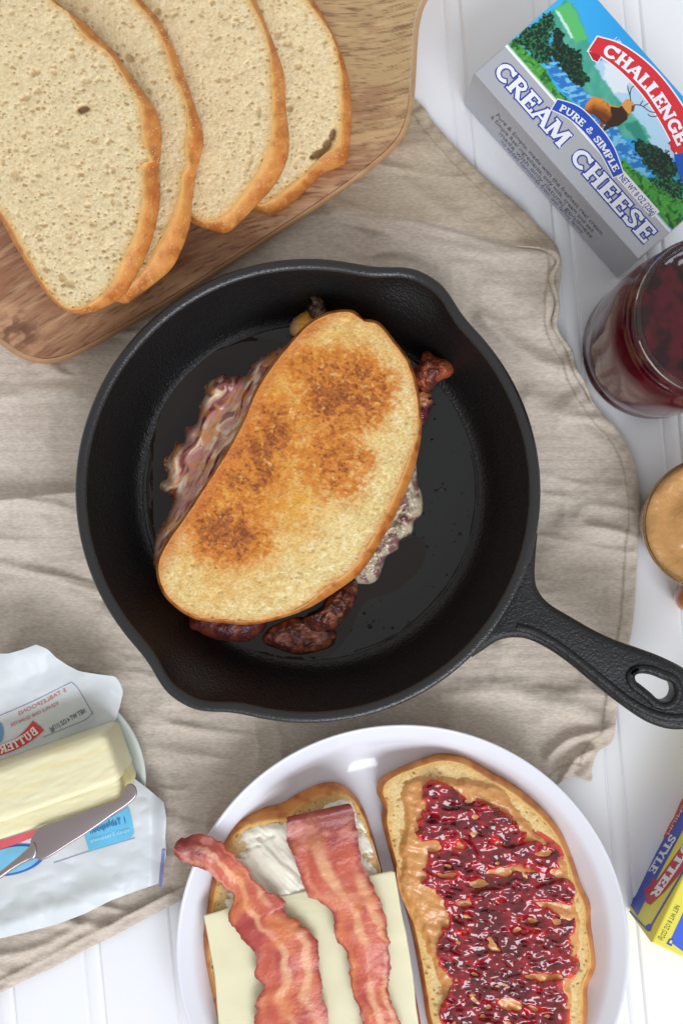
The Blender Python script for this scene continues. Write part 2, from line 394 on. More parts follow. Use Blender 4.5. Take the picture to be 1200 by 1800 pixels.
hp = Wv(he[:, 0] - 3 + 3 * np.sin(np.arange(len(he)) / 5.), he[:, 1], hz)
tube('rolled_hem', hp, 0.0011, M_linen, nap, 8, rf=(0.0012 + 0.0004 * np.sin(np.arange(len(he)) / 4.) * vnoise(np.arange(len(he)) / 9., np.zeros(len(he)), 4)) * np.minimum(1, np.minimum(np.arange(len(he)), len(he) - 1 - np.arange(len(he))) / 25. + .02), col=S(206, 194, 176))

# ------------------------------------------------------------- cutting board
bo = [(60, 637), (90, 639), (130, 628), (200, 591), (320, 520), (450, 437), (580, 352), (660, 292), (700, 254), (720, 215), (729, 160), (733, 90), (738, 40), (752, 0), (790, -45), (800, -110), (760, -170),
      (600, -230), (300, -260), (-100, -150), (-330, 150), (-260, 330), (-120, 480), (-40, 572), (10, 612), (35, 628)]
bP = spline(bo, 8); bB = thing('cutting_board', Wv([230], [200], 0.0035)[0], 'brown acacia wood cutting board carrying four bread slices, top left', 'cutting board')
zb0, zb1 = 0.0040, 0.0200
gx, gy, gF = gridfill(offset_poly(bP, 10), 2.0, box=(-30, -30, 800, 680))
def woodcol(x, y):
    a = -0.56 + 0.28 * smooth(200, 700, x); ca, sa = np.cos(a), np.sin(a)
    u = x * ca + y * sa; v = -x * sa + y * ca
    g = fbm(u / 120, v / 16 + 1.5 * fbm(u / 200, v / 90, 6), 50, 4)
    c = mix(S(154, 108, 79), S(192, 149, 111), smooth(.3, .7, g))
    c = mix(c, S(184, 158, 112), smooth(430, 620, x) * smooth(330, 150, y) * .75)
    c = mix(c, S(140, 92, 68), smooth(.55, .8, fbm(u / 90, v / 50, 60, 3)) * .55)
    f = vnoise(u / 30, v / 2.0, 61) * .5 + vnoise(u / 15, v / 1.6, 62) * .4 + fbm(u / 60, v / 7, 64, 3) * .2
    c = mix(c, S(96, 62, 44), smooth(.55, .86, f) * .70)
    c = mix(c, S(222, 190, 150), smooth(.66, .9, vnoise(u / 40, v / 3, 63)) * .3)
    c = mix(c, S(96, 56, 44), smooth(75, 10, np.hypot(x - 30, (y - 585) * 1.4)) * smooth(.35, .6, fbm(x / 14, y / 14, 65)) * .75)
    return c
mesh('board_top', Wv(gx, gy, zb1 - 0.00002 + 0 * gx), gF, M_wood, bB, col=woodcol(gx, gy))
rings = [(9, zb1), (5, zb1 - .0006), (2, zb1 - .0022), (0, zb1 - .005), (0, zb0 + .004), (2, zb0 + .0012), (7, zb0)]
V = []; cc = []
for d, z in rings:
    Q = offset_poly(bP, d); V.append(Wv(Q[:, 0], Q[:, 1], z)); q = woodcol(Q[:, 0], Q[:, 1]) * 1.0
    cc.append(mix(q, S(186, 142, 98), np.full(len(Q), .6)))
n = len(bP); F = []
for k in range(len(rings) - 1):
    F += [(k * n + i, k * n + (i + 1) % n, (k + 1) * n + (i + 1) % n, (k + 1) * n + i) for i in range(n)]
mesh('board_edge', np.vstack(V), F, M_wood, bB, col=np.vstack(cc))

# ------------------------------------------------------------- bread
def bread(name, label, group, crumb, outer, center, ztop, thick, seed, toast=None, N=430, M=95, ext=(), npores=520, crust_dark=0.0, cmat=None, specks=0, step=1.9, pd=.0013, prmax=4.0, base=(228, 212, 176), cat='bread slice', parent=None, lip=0.0):
    c = np.array(center, float)
    rc = star(crumb, c, N); ro = star(outer, c, N)
    a = even_angles(rc, N); R0 = rc(a); R1 = np.maximum(ro(a), R0 + 2.0)
    px0 = c[0]; py0 = c[1]
    if parent is None:
        root = thing(name, Wv([px0], [py0], float(ztop(np.array([px0]), np.array([py0]))[0]) - thick)[0], label, cat, group)
    else: root = parent
    outl = np.stack([px0 + R0 * np.cos(a), py0 + R0 * np.sin(a)], -1)
    X, Y, GF = gridfill(outl, step, box=(-40, -40, 1240, 1840))
    ed_ = polydist(X, Y, outl[::2]); Z = ztop(X, Y)
    D = pores(X, Y, c, npores, seed, 1.2, prmax, ang=0.3, elong=2.2, extra=ext)
    fine = fbm(X / 4.0, Y / 4.0, seed + 5, 3); mid = fbm(X / 26, Y / 26, seed + 9, 3)
    fpo = smooth(.60, .80, vnoise(X / 2.6, Y / 2.1, seed + 3)) * .5
    Z = Z - pd * D * (1 + 1.2 * (D > .90) * (pd > .001)) - 0.0004 * (fine - .5) - 0.00025 * fpo + 0.0010 * (mid - .5)
    Z = Z + lip * smooth(24, 0, ed_)
    b0 = S(*base)
    C = mix(b0 * np.array([1.10, 1.06, .98]), b0 * np.array([.98, .92, .80]), mid * .9)
    C = mix(C, b0 * np.array([1.12, 1.13, 1.12]), smooth(.5, .75, fine) * .7); C = mix(C, b0 * np.array([.84, .77, .64]), smooth(.5, .25, fbm(X / 5.5, Y / 4.5, seed + 41, 3)) * .55)
    edge = smooth(15, 0, ed_)
    C = mix(C, S(222, 176, 104), edge * .75)
    if toast is not None: C = mix(toast(X, Y, C, D, fine, edge), S(196, 150, 84), fpo * .3)
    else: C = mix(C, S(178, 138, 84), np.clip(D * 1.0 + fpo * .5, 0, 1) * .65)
    C = mix(C, S(112, 84, 56), smooth(.90, .98, D) * .65 * (pd > .001))  # shade inside the deep holes painted into the crumb colour
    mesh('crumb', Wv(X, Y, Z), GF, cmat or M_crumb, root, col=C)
    # crust: rolls from the crumb edge out to the silhouette, then under
    K_ = 14; t = np.linspace(0, 1, K_)
    A2, T = np.meshgrid(a, t, indexing='ij'); R = R0[:, None] - 1.2 + (R1 - R0 + 1.2)[:, None] * T ** 0.85
    X = px0 + R * np.cos(A2); Y = py0 + R * np.sin(A2)
    wob = fbm(X / 30, Y / 30, seed + 70, 3)
    e0 = ztop(px0 + R0 * np.cos(a), py0 + R0 * np.sin(a))[:, None]
    Z = e0 + lip + .0003 * np.sin(np.pi * np.clip(T * 4, 0, 1)) - thick * .72 * T ** 1.9 + .0008 * (wob - .5) * smooth(0, .3, T)
    V1 = Wv(X, Y, Z)
    R2 = (R1 - np.array(4.0))[:, None]; X2 = px0 + R2 * np.cos(a[:, None]); Y2 = py0 + R2 * np.sin(a[:, None])
    V2 = Wv(X2, Y2, e0 - thick)
    Vc = np.concatenate([V1, V2], 1); n_ = Vc.shape[1]
    vv = fbm(X / 16, Y / 16, seed + 33, 4)
    cr = mix(S(224, 168, 94), S(196, 116, 48), smooth(.0, .4, T) * .8 + (vv - .5) * .7)
    cr = mix(cr, S(146, 72, 28), smooth(.48, .8, vv + .12 * T) * (.38 + crust_dark))
    cr = mix(cr, S(226, 186, 118), smooth(.12, 0, T) * .8)
    cr = mix(cr, S(232, 200, 150), smooth(.75, .9, vnoise(X / 2.2, Y / 2.2, seed + 4)) * .2 * (.4 + (specks > 0)))
    if crust_dark: cr = mix(cr, S(168, 84, 30), np.full(cr.shape[:2], min(1, crust_dark)) * (.35 + .5 * vv))
    C2 = np.concatenate([cr, cr[:, -1:]], 1)
    F = gridfaces(N, n_, True, flip=True).tolist(); F.append([i * n_ + n_ - 1 for i in range(N)])
    mesh('crust', Vc, F, M_crust, root, col=C2)
    if specks:
        rnd = random.Random(seed); VV = []; FF = []
        for k in range(specks):
            i = rnd.randrange(N); j = rnd.randrange(3, K_ - 3)
            p = V1[i, j]
            if (R1 - R0)[i] < 12 or vnoise(X[i, j] / 30, Y[i, j] / 30, seed) < .35 + .3 * rnd.random(): continue
            r = rnd.uniform(.00016, .00034); b = len(VV)
            for (dx, dy, dz) in ((r, 0, 0), (-r, 0, 0), (0, r, 0), (0, -r, 0), (0, 0, r)): VV.append(p + np.array([dx, dy, dz + .0001]))
            FF += [(b, b + 2, b + 4), (b + 2, b + 1, b + 4), (b + 1, b + 3, b + 4), (b + 3, b, b + 4)]
        if VV: tag(mesh('flour_specks', VV, FF, M_salt, root, smooth_=False), kind='stuff')
    return root
def plane_x(x0, z0, x1, z1, sy=0.0, yref=0):
    return lambda x, y: z0 + (np.asarray(x) - x0) / (x1 - x0) * (z1 - z0) + sy * (np.asarray(y) - yref)
BG = 'slices of white bread fanned out on the cutting board'
crA = [(90, 0), (121, 22), (147, 62), (172, 79), (194, 97), (220, 139), (242, 172), (249, 205), (251, 249), (262, 268), (264, 283), (250, 290), (252, 319), (250, 359), (238, 411), (220, 447), (198, 495), (172, 524), (147, 539), (117, 541), (92, 519), (66, 482), (37, 431), (15, 390), (-30, 330), (-80, 230), (-110, 100), (-105, 0), (-70, -80), (-10, -100), (50, -55)]
ouA = [(97, 0), (150, 40), (180, 70), (205, 95), (238, 143), (271, 187), (284, 227), (283, 271), (279, 299), (282, 330), (280, 367), (271, 411), (257, 451), (238, 488), (220, 517), (194, 535), (158, 550), (121, 548), (84, 519), (55, 477), (22, 423), (0, 383), (-38, 332), (-88, 232), (-118, 100), (-112, -2), (-75, -90), (-8, -110), (56, -62)]
crB = [(150, -90), (200, -50), (235, 0), (264, 33), (286, 73), (304, 128), (323, 172), (331, 220), (326, 262), (331, 290), (320, 306), (317, 337), (304, 378), (282, 422), (257, 466), (235, 492), (205, 505), (150, 480), (100, 400), (60, 300), (40, 150), (50, 0), (90, -80)]
ouB = [(155, -100), (208, -58), (249, 0), (279, 33), (304, 81), (323, 128), (343, 187), (356, 227), (357, 257), (345, 308), (339, 348), (334, 396), (319, 440), (301, 473), (271, 499), (240, 521), (214, 533), (150, 500), (92, 405), (52, 300), (32, 150), (42, 0), (85, -90)]
crC = [(380, -80), (415, -40), (437, 0), (458, 38), (473, 83), (477, 137), (479, 187), (475, 246), (454, 300), (425, 342), (396, 375), (371, 387), (342, 381), (280, 330), (230, 240), (205, 130), (215, 0), (260, -80), (320, -100)]
ouC = [(388, -88), (426, -45), (450, 0), (479, 71), (499, 129), (502, 183), (508, 242), (504, 283), (483, 325), (454, 358), (425, 388), (400, 409), (375, 406), (337, 391), (272, 338), (222, 240), (197, 130), (207, 0), (255, -90), (320, -112)]
crD = [(490, -70), (520, -30), (538, 0), (558, 25), (583, 62), (597, 117), (600, 167), (599, 217), (592, 254), (567, 275), (533, 308), (500, 333), (475, 350), (452, 358), (400, 320), (340, 230), (310, 120), (330, 0), (380, -70), (440, -90)]
ouD = [(498, -78), (530, -35), (551, 0), (576, 42), (597, 87), (611, 133), (618, 187), (615, 250), (606, 287), (567, 306), (533, 339), (508, 362), (483, 375), (450, 371), (393, 328), (332, 230), (302, 120), (322, 0), (375, -80), (440, -100)]
bread('bread_slice', 'rightmost bread slice on the cutting board, with a torn dark hole near its corner', BG, crD, ouD, (460, 130), plane_x(300, .0310, 620, .0305), .0105, 404, specks=120,
      ext=[(584, 238, 8, 1.9, 2.0, 1.0), (575, 255, 10, 2.0, 1.6, 1), (560, 270, 10, 2.6, 1.7, 1.0), (551, 275, 6, 2.6, 1.7, 1), (508, 190, 7, 0, 1, .8), (487, 62, 7, 0, 1, .6), (523, 117, 7, 0, 1.2, .7), (502, 78, 5, 0, 2, .6)])
bread('bread_slice', 'third bread slice from the left, between the notched slice and the torn-holed one', BG, crC, ouC, (345, 140), plane_x(190, .0330, 505, .0470), .0112, 303, specks=260,
      ext=[(454, 195, 5, 1.4, 2.2, .7), (436, 290, 6, 1.9, 3, .6), (383, 140, 5, 2.4, 1.4, .7), (440, 250, 3, 1.6, 6, .5), (276, 20, 8, 0, 1, .9), (373, 4, 5, 0, 1, .8)])
bread('bread_slice', 'second bread slice from the left, a narrow band with a notched golden crust', BG, crB, ouB, (190, 200), plane_x(40, .0345, 357, .0560), .0115, 202, specks=320,
      ext=[(227, 102, 8, .6, 1.3, .9), (249, 108, 4, 0, 1, .8), (275, 21, 9, 0, 1, 1), (260, 160, 6, 1, 1.3, .7), (148, 18, 6, 0, 1.2, .6)])
bread('bread_slice', 'leftmost bread slice on the cutting board, topmost of the fan', BG, crA, ouA, (100, 250), plane_x(-110, .0400, 284, .0680), .0115, 101, specks=420, N=520, M=120, npores=1300,
      ext=[(147, 193, 8, -.2, 1.7, 1), (96, 128, 5, 0, 1.2, .8), (62, 128, 5, -.1, 1.9, .8), (46, 172, 6, -.4, 1.8, .8), (110, 488, 6, .8, 2.0, .9), (121, 499, 8, .2, 1.4, .8), (121, 414, 6, 0, 1.2, .6), (162, 394, 4, .6, 1.3, .8), (68, 190, 4, 0, 1.2, .8), (166, 248, 6, 0, 1.2, .7), (27, 308, 8, 1.2, 1.4, .7), (152, 143, 6, 0, 1.5, .6), (66, 160, 6, 0, 1.4, .6), (218, 312, 4, 0, 1.2, .6), (188, 290, 5, 0, 1, .5), (127, 98, 5, 0, 1.4, .7)])

# ------------------------------------------------------------- skillet
PC = (-59 * .906 / K, 37 * .906 / K, 0.0)
pan = thing('skillet', (PC[0], PC[1], 0.004), 'black cast iron skillet with two pour spouts and a handle pointing lower right', 'skillet')
def prmod(R, Z, T):
    g = np.zeros_like(T)
    for a0 in (math.radians(61), math.radians(239)):
        d = (T - a0 + np.pi) % (2 * np.pi) - np.pi
        g = np.maximum(g, np.exp(-(np.abs(d) / math.radians(9.5)) ** 2.6))
    wz = smooth(.024, .047, Z)
    return R + g * wz * .0068, Z - g * smooth(.03, .047, Z) * .0012
prof = [(0.0005, .0085), (.03, .0085), (.06, .0085), (.0765, .0085), (.0795, .0088), (.0822, .0100), (.0845, .0130), (.0868, .0180), (.0890, .0235), (.0912, .029), (.0933, .035), (.0950, .040), (.0963, .0445), (.0968, .0462),
        (.0975, .0471), (.0985, .0476), (.1000, .0477), (.1011, .0473), (.1018, .0460), (.1019, .0445), (.1012, .0415), (.0985, .034), (.0955, .026), (.0925, .016), (.0900, .009), (.0880, .0058), (.0840, .0042), (.06, .004), (0.0005, .004)]
pr = np.array(prof); tt = np.r_[0, np.cumsum(np.hypot(*np.diff(pr, axis=0).T))]; prf = []
for i in range(len(prof) - 1):
    for k in range(2): prf.append(pr[i] * (1 - k / 2) + pr[i + 1] * k / 2)
prf.append(pr[-1]); prf = np.array(prf)
cut = 8
lathe('cooking_surface', prf[:cut + 1], PC, M_ironf, pan, 200)
M_rim = mat('worn_iron_rim', S(24, 24, 25), 0.27, spec=0.7, bumps=[('noise', 1200, 0.5, 0.0005)])
i0 = int(np.argmin(np.hypot(prf[:, 0] - .0968, prf[:, 1] - .0462))); i1 = int(np.argmin(np.hypot(prf[:, 0] - .1018, prf[:, 1] - .0460)))
lathe('pan_wall', prf[cut:i0 + 1], PC, M_iron, pan, 260, rmod=prmod)
lathe('rim', prf[i0:i1 + 1], PC, M_rim, pan, 260, rmod=prmod)
lathe('outer_wall', prf[i1:], PC, M_iron, pan, 260, rmod=prmod)
ring = lathe('floor_groove', [(.0790, .0087), (.0797, .0093), (.0806, .0093), (.0812, .0095)], PC, M_iron, pan, 160)
# handle with teardrop hole
ho = [(1000, 1083), (1040, 1106), (1080, 1125), (1125, 1141), (1165, 1156), (1200, 1174), (1232, 1197), (1250, 1228), (1244, 1258), (1222, 1276), (1190, 1282), (1160, 1278), (1125, 1263), (1080, 1231), (1040, 1199), (1000, 1166), (960, 1139), (925, 1123), (896, 1121), (872, 1127), (846, 1144), (829, 1155)]
hl = spline(ho, 6, False)
arc = []
for a in np.linspace(math.radians(-45.5), math.radians(-11), 14):
    x = PC[0] + .0992 * math.cos(a); y = PC[1] + .0992 * math.sin(a); f = (1 - .041 / H) / K; arc.append((600 + x / f, 900 - y / f))
root_top = spline([(944, 937), (941, 970), (939, 1003), (941, 1027), (950, 1046), (967, 1063), (1000, 1083)], 6, False)
hpoly = np.vstack([hl, np.array(arc), root_top[:-1]])
hole = spline([(1115, 1188), (1124, 1184), (1142, 1186), (1162, 1194), (1178, 1201), (1183, 1214), (1179, 1227), (1168, 1233), (1155, 1229), (1142, 1217), (1126, 1204), (1117, 1197)], 6)
def curve_solid(name, polys, z0, z1, bev, m, parent):
    cu = bpy.data.curves.new('tmp', 'CURVE'); cu.dimensions = '2D'; cu.fill_mode = 'BOTH'; zc = (z0 + z1) / 2
    cu.extrude = (z1 - z0) / 2 - bev; cu.bevel_depth = bev; cu.bevel_resolution = 4; cu.offset = -bev
    for P in polys:
        w_ = Wv(P[:, 0], P[:, 1], z1 - bev); sp_ = cu.splines.new('POLY'); sp_.points.add(len(w_) - 1)
        for i, p in enumerate(w_): sp_.points[i].co = (p[0], p[1], 0, 1)
        sp_.use_cyclic_u = True
    o = bpy.data.objects.new('tmp', cu); COL.objects.link(o); dg = bpy.context.evaluated_depsgraph_get()
    me = o.evaluated_get(dg).to_mesh(); V = np.array([v.co[:] for v in me.vertices]); V[:, 2] += zc
    F = [tuple(p.vertices) for p in me.polygons]; o.evaluated_get(dg).to_mesh_clear(); bpy.data.objects.remove(o)
    ob = mesh(name, V, F, m, parent); bm = bmesh.new(); bm.from_mesh(ob.data); bmesh.ops.remove_doubles(bm, verts=bm.verts, dist=1e-6)
    bmesh.ops.recalc_face_normals(bm, faces=bm.faces); bm.to_mesh(ob.data); bm.free(); return ob
hd = curve_solid('handle', [hpoly, hole[::-1]], .0285, .0415, .0032, M_iron, pan)
hd.data.polygons.foreach_set('use_smooth', [True] * len(hd.data.polygons)); hd.data.set_sharp_from_angle(angle=math.radians(50))
rg = offset_poly(hole, -9); rp = Wv(rg[:, 0], rg[:, 1], .0412); tube('hole_rim', np.vstack([rp, rp[:6]]), .0018, M_iron, pan, 10)
rb = spline([(905, 1108), (935, 1116), (975, 1138), (1015, 1168), (1060, 1204), (1100, 1236), (1140, 1258), (1180, 1267), (1215, 1262), (1232, 1242), (1228, 1218)], 8, False)
tube('handle_ridge', Wv(rb[:, 0] + 2, rb[:, 1] - 6, .0405), .0021, M_iron, pan, 10)
# spout-side rim lip is part of the wall; oil on the floor
oil = [(300, 655), (345, 622), (400, 600), (450, 592), (520, 620), (560, 760), (620, 980), (690, 960), (738, 945), (745, 985), (700, 1035), (640, 1060), (610, 1120), (560, 1160), (460, 1155), (360, 1115), (300, 1055), (270, 970), (262, 880), (262, 790), (276, 710)]
ox, oy, oF = gridfill(spline(oil, 8), 4)
od = sdist(ox, oy, spline(oil, 4)); tag(mesh('oil_film', Wv(ox, oy, .00875 + .0005 * smooth(0, 12, od) + .0003 * fbm(ox / 18, oy / 18, 7)), oF, M_oil), 'thin dark film of cooking oil spread over the skillet floor', 'oil')
rnd = random.Random(5); VV = []; FF = []
for k in range(420):
    a = rnd.uniform(0, 2 * math.pi); rr = .0775 * math.sqrt(rnd.random()); 
    if rnd.random() < .3: a = rnd.uniform(2.2, 3.6); rr = rnd.uniform(.064, .079)
    x = PC[0] + rr * math.cos(a); y = PC[1] + rr * math.sin(a); r = rnd.uniform(.0002, .0010) * rnd.random() + .0002; b = len(VV)
    for q in range(8): VV.append((x + r * math.cos(q * .785), y + r * math.sin(q * .785), .0086))
    for q in range(8): VV.append((x + .6 * r * math.cos(q * .785), y + .6 * r * math.sin(q * .785), .0086 + r * .45))
    VV.append((x, y, .0086 + .6 * r))
    for q in range(8): FF.append((b + q, b + (q + 1) % 8, b + 8 + (q + 1) % 8, b + 8 + q)); FF.append((b + 8 + q, b + 8 + (q + 1) % 8, b + 16))
tag(mesh('oil_droplets', VV, FF, M_oil), 'tiny droplets of fat scattered on the skillet floor around the sandwich', 'oil droplets', kind='stuff')

rnd = random.Random(15); VV = []; FF = []
M_burn = mat('burnt_residue', S(46, 28, 18), .5, bumps=[('noise', 900, .5, .0006)])
for k in range(260):
    if k < 200: a = rnd.uniform(2.0, 3.5); rr = rnd.gauss(.068, .007)
    else: a = rnd.uniform(0, 6.28); rr = .078 * math.sqrt(rnd.random())
    x = PC[0] + rr * math.cos(a); y = PC[1] + rr * math.sin(a); r = rnd.uniform(.0003, .0012) * rnd.random() + .0002; b = len(VV)
    for q in range(6): rq = r * rnd.uniform(.6, 1.3); VV.append((x + rq * math.cos(q * 1.047), y + rq * math.sin(q * 1.047), .0086))
    VV.append((x, y, .0088 + r * .5))
    for q in range(6): FF.append((b + q, b + (q + 1) % 6, b + 6))
tag(mesh('burnt_crumbs', VV, FF, M_burn), 'burnt brown specks stuck to the skillet floor left of the sandwich', 'burnt crumbs', kind='stuff')
for (aa, ab, rad, wd_) in ((2.1, 3.75, .0772, .0006), (2.5, 3.4, .0745, .0004), (-1.3, .25, .0782, .0005)):
    t9 = np.linspace(aa, ab, 90); rr9 = rad + .0012 * (fbm(t9 * 6, t9 * 0, 12, 3) - .5)
    tube('oil_line', np.stack([PC[0] + rr9 * np.cos(t9), PC[1] + rr9 * np.sin(t9), np.full(90, .0086)], -1), wd_, M_oil, pan, 8, rf=wd_ * (.3 + 1.0 * vnoise(t9 * 14, t9 * 0, 5)))

# ------------------------------------------------------------- grilled sandwich
sw = thing('grilled_sandwich', Wv([510], [820], .0088)[0], 'golden grilled sandwich with browned patches, cooking in the skillet', 'sandwich')
def blob(name, poly, center, zb, hgt, m, colf, parent, seed, N=150, M=34, amp=.001, sc=14, pw=3.0, label=None):
    c = np.array(center, float); rf = star(poly, c, N); a = even_angles(rf, N); R0 = rf(a)
    s = np.linspace(0, 1, M) ** .8; A, Sg = np.meshgrid(a, s, indexing='ij'); R = R0[:, None] * Sg * (1 + .05 * (fbm(np.cos(A) * 6 + 9, np.sin(A) * 6 + 9, seed, 3) - .5) * Sg)
    X = c[0] + R * np.cos(A); Y = c[1] + R * np.sin(A)
    n1 = fbm(X / sc, Y / sc, seed, 4); zz = zb(X, Y) if callable(zb) else zb
    prof = np.sqrt(np.clip(1 - Sg ** pw, 0, 1))
    Z = zz + hgt * prof + amp * (n1 - .5) * 2 * prof
    C = colf(X, Y, n1, Sg)
    V = np.stack(np.moveaxis(Wv(X, Y, Z), -1, 0), -1)
    if isinstance(parent, tuple): ob = tag(mesh(name, V, gridfaces(N, M, True, flip=True), m, None, col=C), *parent)
    else: ob = mesh(name, V, gridfaces(N, M, True, flip=True), m, parent, col=C)
    if label: ob['label'] = label
    return ob
swo = [(580, 547), (620, 545), (638, 560), (648, 561), (668, 568), (695, 600), (720, 635), (735, 685), (741, 740), (738, 780), (728, 825), (711, 870), (690, 915), (665, 960), (635, 1005), (590, 1040), (540, 1070), (490, 1088), (440, 1098), (390, 1095), (340, 1087), (300, 1060), (280, 1030), (275, 990), (293, 950), (320, 912), (360, 850), (395, 795), (425, 740), (448, 685), (475, 643), (505, 605), (540, 568)]
_so = resample(spline(swo, 8), 90, True); _w = 5 + 11 * np.exp(-(polydist(_so[:, 0], _so[:, 1], np.array([(728, 830), (690, 915), (635, 1003), (585, 1040)]), False) / 45.) ** 2)
swc = (_so + (offset_poly(_so, 1) - _so) * _w[:, None]).tolist()
def toastc(X, Y, C, D, fine, edge):
    def bl(x, y, rx, ry, a=0):
        dx = X - x; dy = Y - y; u = (dx * math.cos(a) + dy * math.sin(a)) / rx; v = (-dx * math.sin(a) + dy * math.cos(a)) / ry
        return np.exp(-(u * u + v * v) ** 1.3)
    wx = 22 * (fbm(X / 40, Y / 40, 71) - .5); X = X + wx
    gold = np.clip(bl(492, 790, 262, 128, math.radians(-57)) * 1.45, 0, 1)
    br = np.maximum.reduce([bl(605, 688, 84, 76) * 1.0, bl(452, 790, 74, 118, .35) * .85, bl(592, 815, 72, 72) * .75, bl(405, 930, 72, 66, .3) * 1.0, bl(540, 640, 50, 40) * .6, bl(530, 745, 90, 90) * .42, bl(370, 890, 60, 60) * .6, bl(600, 760, 60, 60) * .6])
    P = S(232, 214, 156)
    C = mix(P, S(222, 196, 128), fbm(X / 22, Y / 22, 72))
    dc = np.hypot((X - 500) * 1.0, (Y - 800) * .8)
    st_ = fbm(dc / 5.0, np.arctan2(Y - 800, X - 500) * 22, 171, 3)
    C = mix(C, S(244, 230, 188), smooth(.52, .75, .5 * fine + .5 * st_) * .85)
    C = mix(C, S(206, 168, 104), smooth(.45, .25, st_) * .6)
    C = mix(C, S(222, 160, 62), gold * (.80 + .9 * (fbm(X / 14, Y / 14, 73) - .5)))
    C = mix(C, S(212, 134, 48), gold * smooth(.45, .7, fbm(X / 30, Y / 30, 79)) * smooth(700, 420, X + .25 * (Y - 800)) * .8)
    rt = 1 - ridge(X / 8.5, Y / 8.5, 74, 2)
    br = br * (.55 + .9 * fbm(X / 26, Y / 26, 88, 3))
    net = smooth(.30, .66, .6 * fbm(X / 5, Y / 5, 75, 3) + .4 * fbm(X / 12, Y / 12, 79, 2))
    b = np.clip(br * (.55 + .75 * net), 0, 1)
    C = mix(C, S(206, 124, 42), smooth(.10, .55, b))
    C = mix(C, S(158, 84, 34), smooth(.5, .98, b) * .85)
    C = mix(C, S(122, 58, 24), smooth(.66, 1.05, b * (.6 + .8 * smooth(.5, .75, fbm(X / 4, Y / 4, 76, 2)))) * .8)
    C = mix(C, S(234, 190, 118), smooth(.74, .9, fbm(X / 9, Y / 9, 78, 2)) * .7)      # pale unbrowned flecks
    C = mix(C, S(176, 120, 58), np.clip(D, 0, 1) * .35)
    le = smooth(36, 0, polydist(X, Y, np.array([(277, 985), (295, 950), (322, 912), (362, 850), (397, 795), (427, 740), (450, 685), (477, 643), (507, 605), (542, 570), (580, 550)]), False))
    C = mix(C, S(186, 98, 34), np.clip(le * (.35 + .8 * fbm(X / 16, Y / 16, 77)), 0, 1))
    C = mix(C, S(210, 130, 56), edge * .6)
    return C
zs = lambda x, y: .0370 + 0.0018 * np.cos((np.asarray(x) - 500) / 260) - .0010 * ((np.asarray(y) - 820) / 300) ** 2 + .0007 * (fbm(np.asarray(x) / 70, np.asarray(y) / 70, 90) - .5)
top = thing('top_slice', (0, 0, .024)); top.parent = sw
top.location = (0, 0, .012)
bread('top_slice', None, None, swc, swo, (510, 815), zs, .0115, 500, toast=toastc, N=560, M=135, npores=650, pd=.0007, prmax=3.4, crust_dark=.35, cmat=M_toast, parent=top, lip=.0004,
      ext=[(517, 880, 7, 0, 1.2, .5), (392, 898, 8, 0, 1.1, .5), (553, 920, 5, .4, 1.4, .6), (624, 770, 3, 0, 2, .8)])
bot = thing('bottom_slice', (0, 0, .0)); bot.parent = sw
sh = lambda L, dx, dy, s: [((x - 510) * s + 510 + dx, (y - 815) * s + 815 + dy) for x, y in L]
bread('bottom_slice', None, None, sh(swc, -3, 2, .955), sh(swo, -3, 2, .975), (507, 817), lambda x, y: .0205 + 0 * np.asarray(x), .0115, 501, N=200, M=12, npores=10, crust_dark=.6, parent=bot)
def meltcol(X, Y, n, s):
    a = .95; u = X * math.cos(a) - Y * math.sin(a); v = X * math.sin(a) + Y * math.cos(a)
    # streaks run along the sandwich edge (up-right)
    u = X * .53 - Y * .85; v = X * .85 + Y * .53
    st = fbm(u / 42, v / 9, 81, 4); st2 = fbm(u / 60, v / 13, 85, 3)
    C = mix(S(224, 190, 146), S(188, 124, 112), smooth(.40, .62, st))
    C = mix(C, S(132, 50, 58), smooth(.56, .74, st2) * .8)
    C = mix(C, S(205, 150, 82), smooth(.62, .75, fbm(X / 20, Y / 20, 83)) * .7)
    C = mix(C, S(222, 208, 186), smooth(.58, .74, fbm(u / 26, v / 11, 84)) * .7)
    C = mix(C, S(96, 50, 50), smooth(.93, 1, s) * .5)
    return C
def meltR(X, Y, n, s):
    C = mix(S(204, 192, 162), S(140, 100, 98), smooth(.40, .62, fbm(X / 12, Y / 12, 86)))
    C = mix(C, S(110, 36, 52), smooth(28, 10, np.hypot(X - 712, Y - 902)) * smooth(.35, .6, n) + .2 * smooth(.55, .7, fbm(X / 9, Y / 9, 88)))
    return C
ml = [(375, 664), (392, 659), (409, 660), (428, 662), (440, 650), (444, 638), (470, 624), (520, 600), (560, 640), (500, 780), (420, 900), (330, 1010), (276, 1000), (270, 955), (287, 922), (303, 884), (304, 872), (292, 868), (284, 853), (293, 840), (291, 815), (297, 797), (311, 780), (322, 776), (328, 754), (344, 742), (352, 712), (357, 698), (360, 680)]
mx, my, mF = gridfill([(x + 3 * math.sin(i * 7.3), y + 3 * math.cos(i * 5.1)) for i, (x, y) in enumerate(spline(ml, 3))], 1.7)
mu = mx * .53 - my * .85; mv = mx * .85 + my * .53; md = polydist(mx, my, spline(ml, 3))
mw = 30 * (fbm(mu / 60, mv / 40, 180, 3) - .5); lay = fbm((mu) / 55, (mv + mw) / 10, 181, 3); la2 = fbm(mu / 38, (mv + mw) / 7, 182, 3); lay3 = fbm(mu / 30, mv / 16, 183, 3)
mz = .0095 + .0145 * np.sqrt(np.clip(1 - (1 - np.clip(md / 20, 0, 1)) ** 2, 0, 1)) + .0034 * (lay - .5) + .0012 * (la2 - .5) + .0030 * (lay3 - .5)
mc = mix(S(196, 148, 132), S(230, 206, 170), smooth(.42, .58, lay))
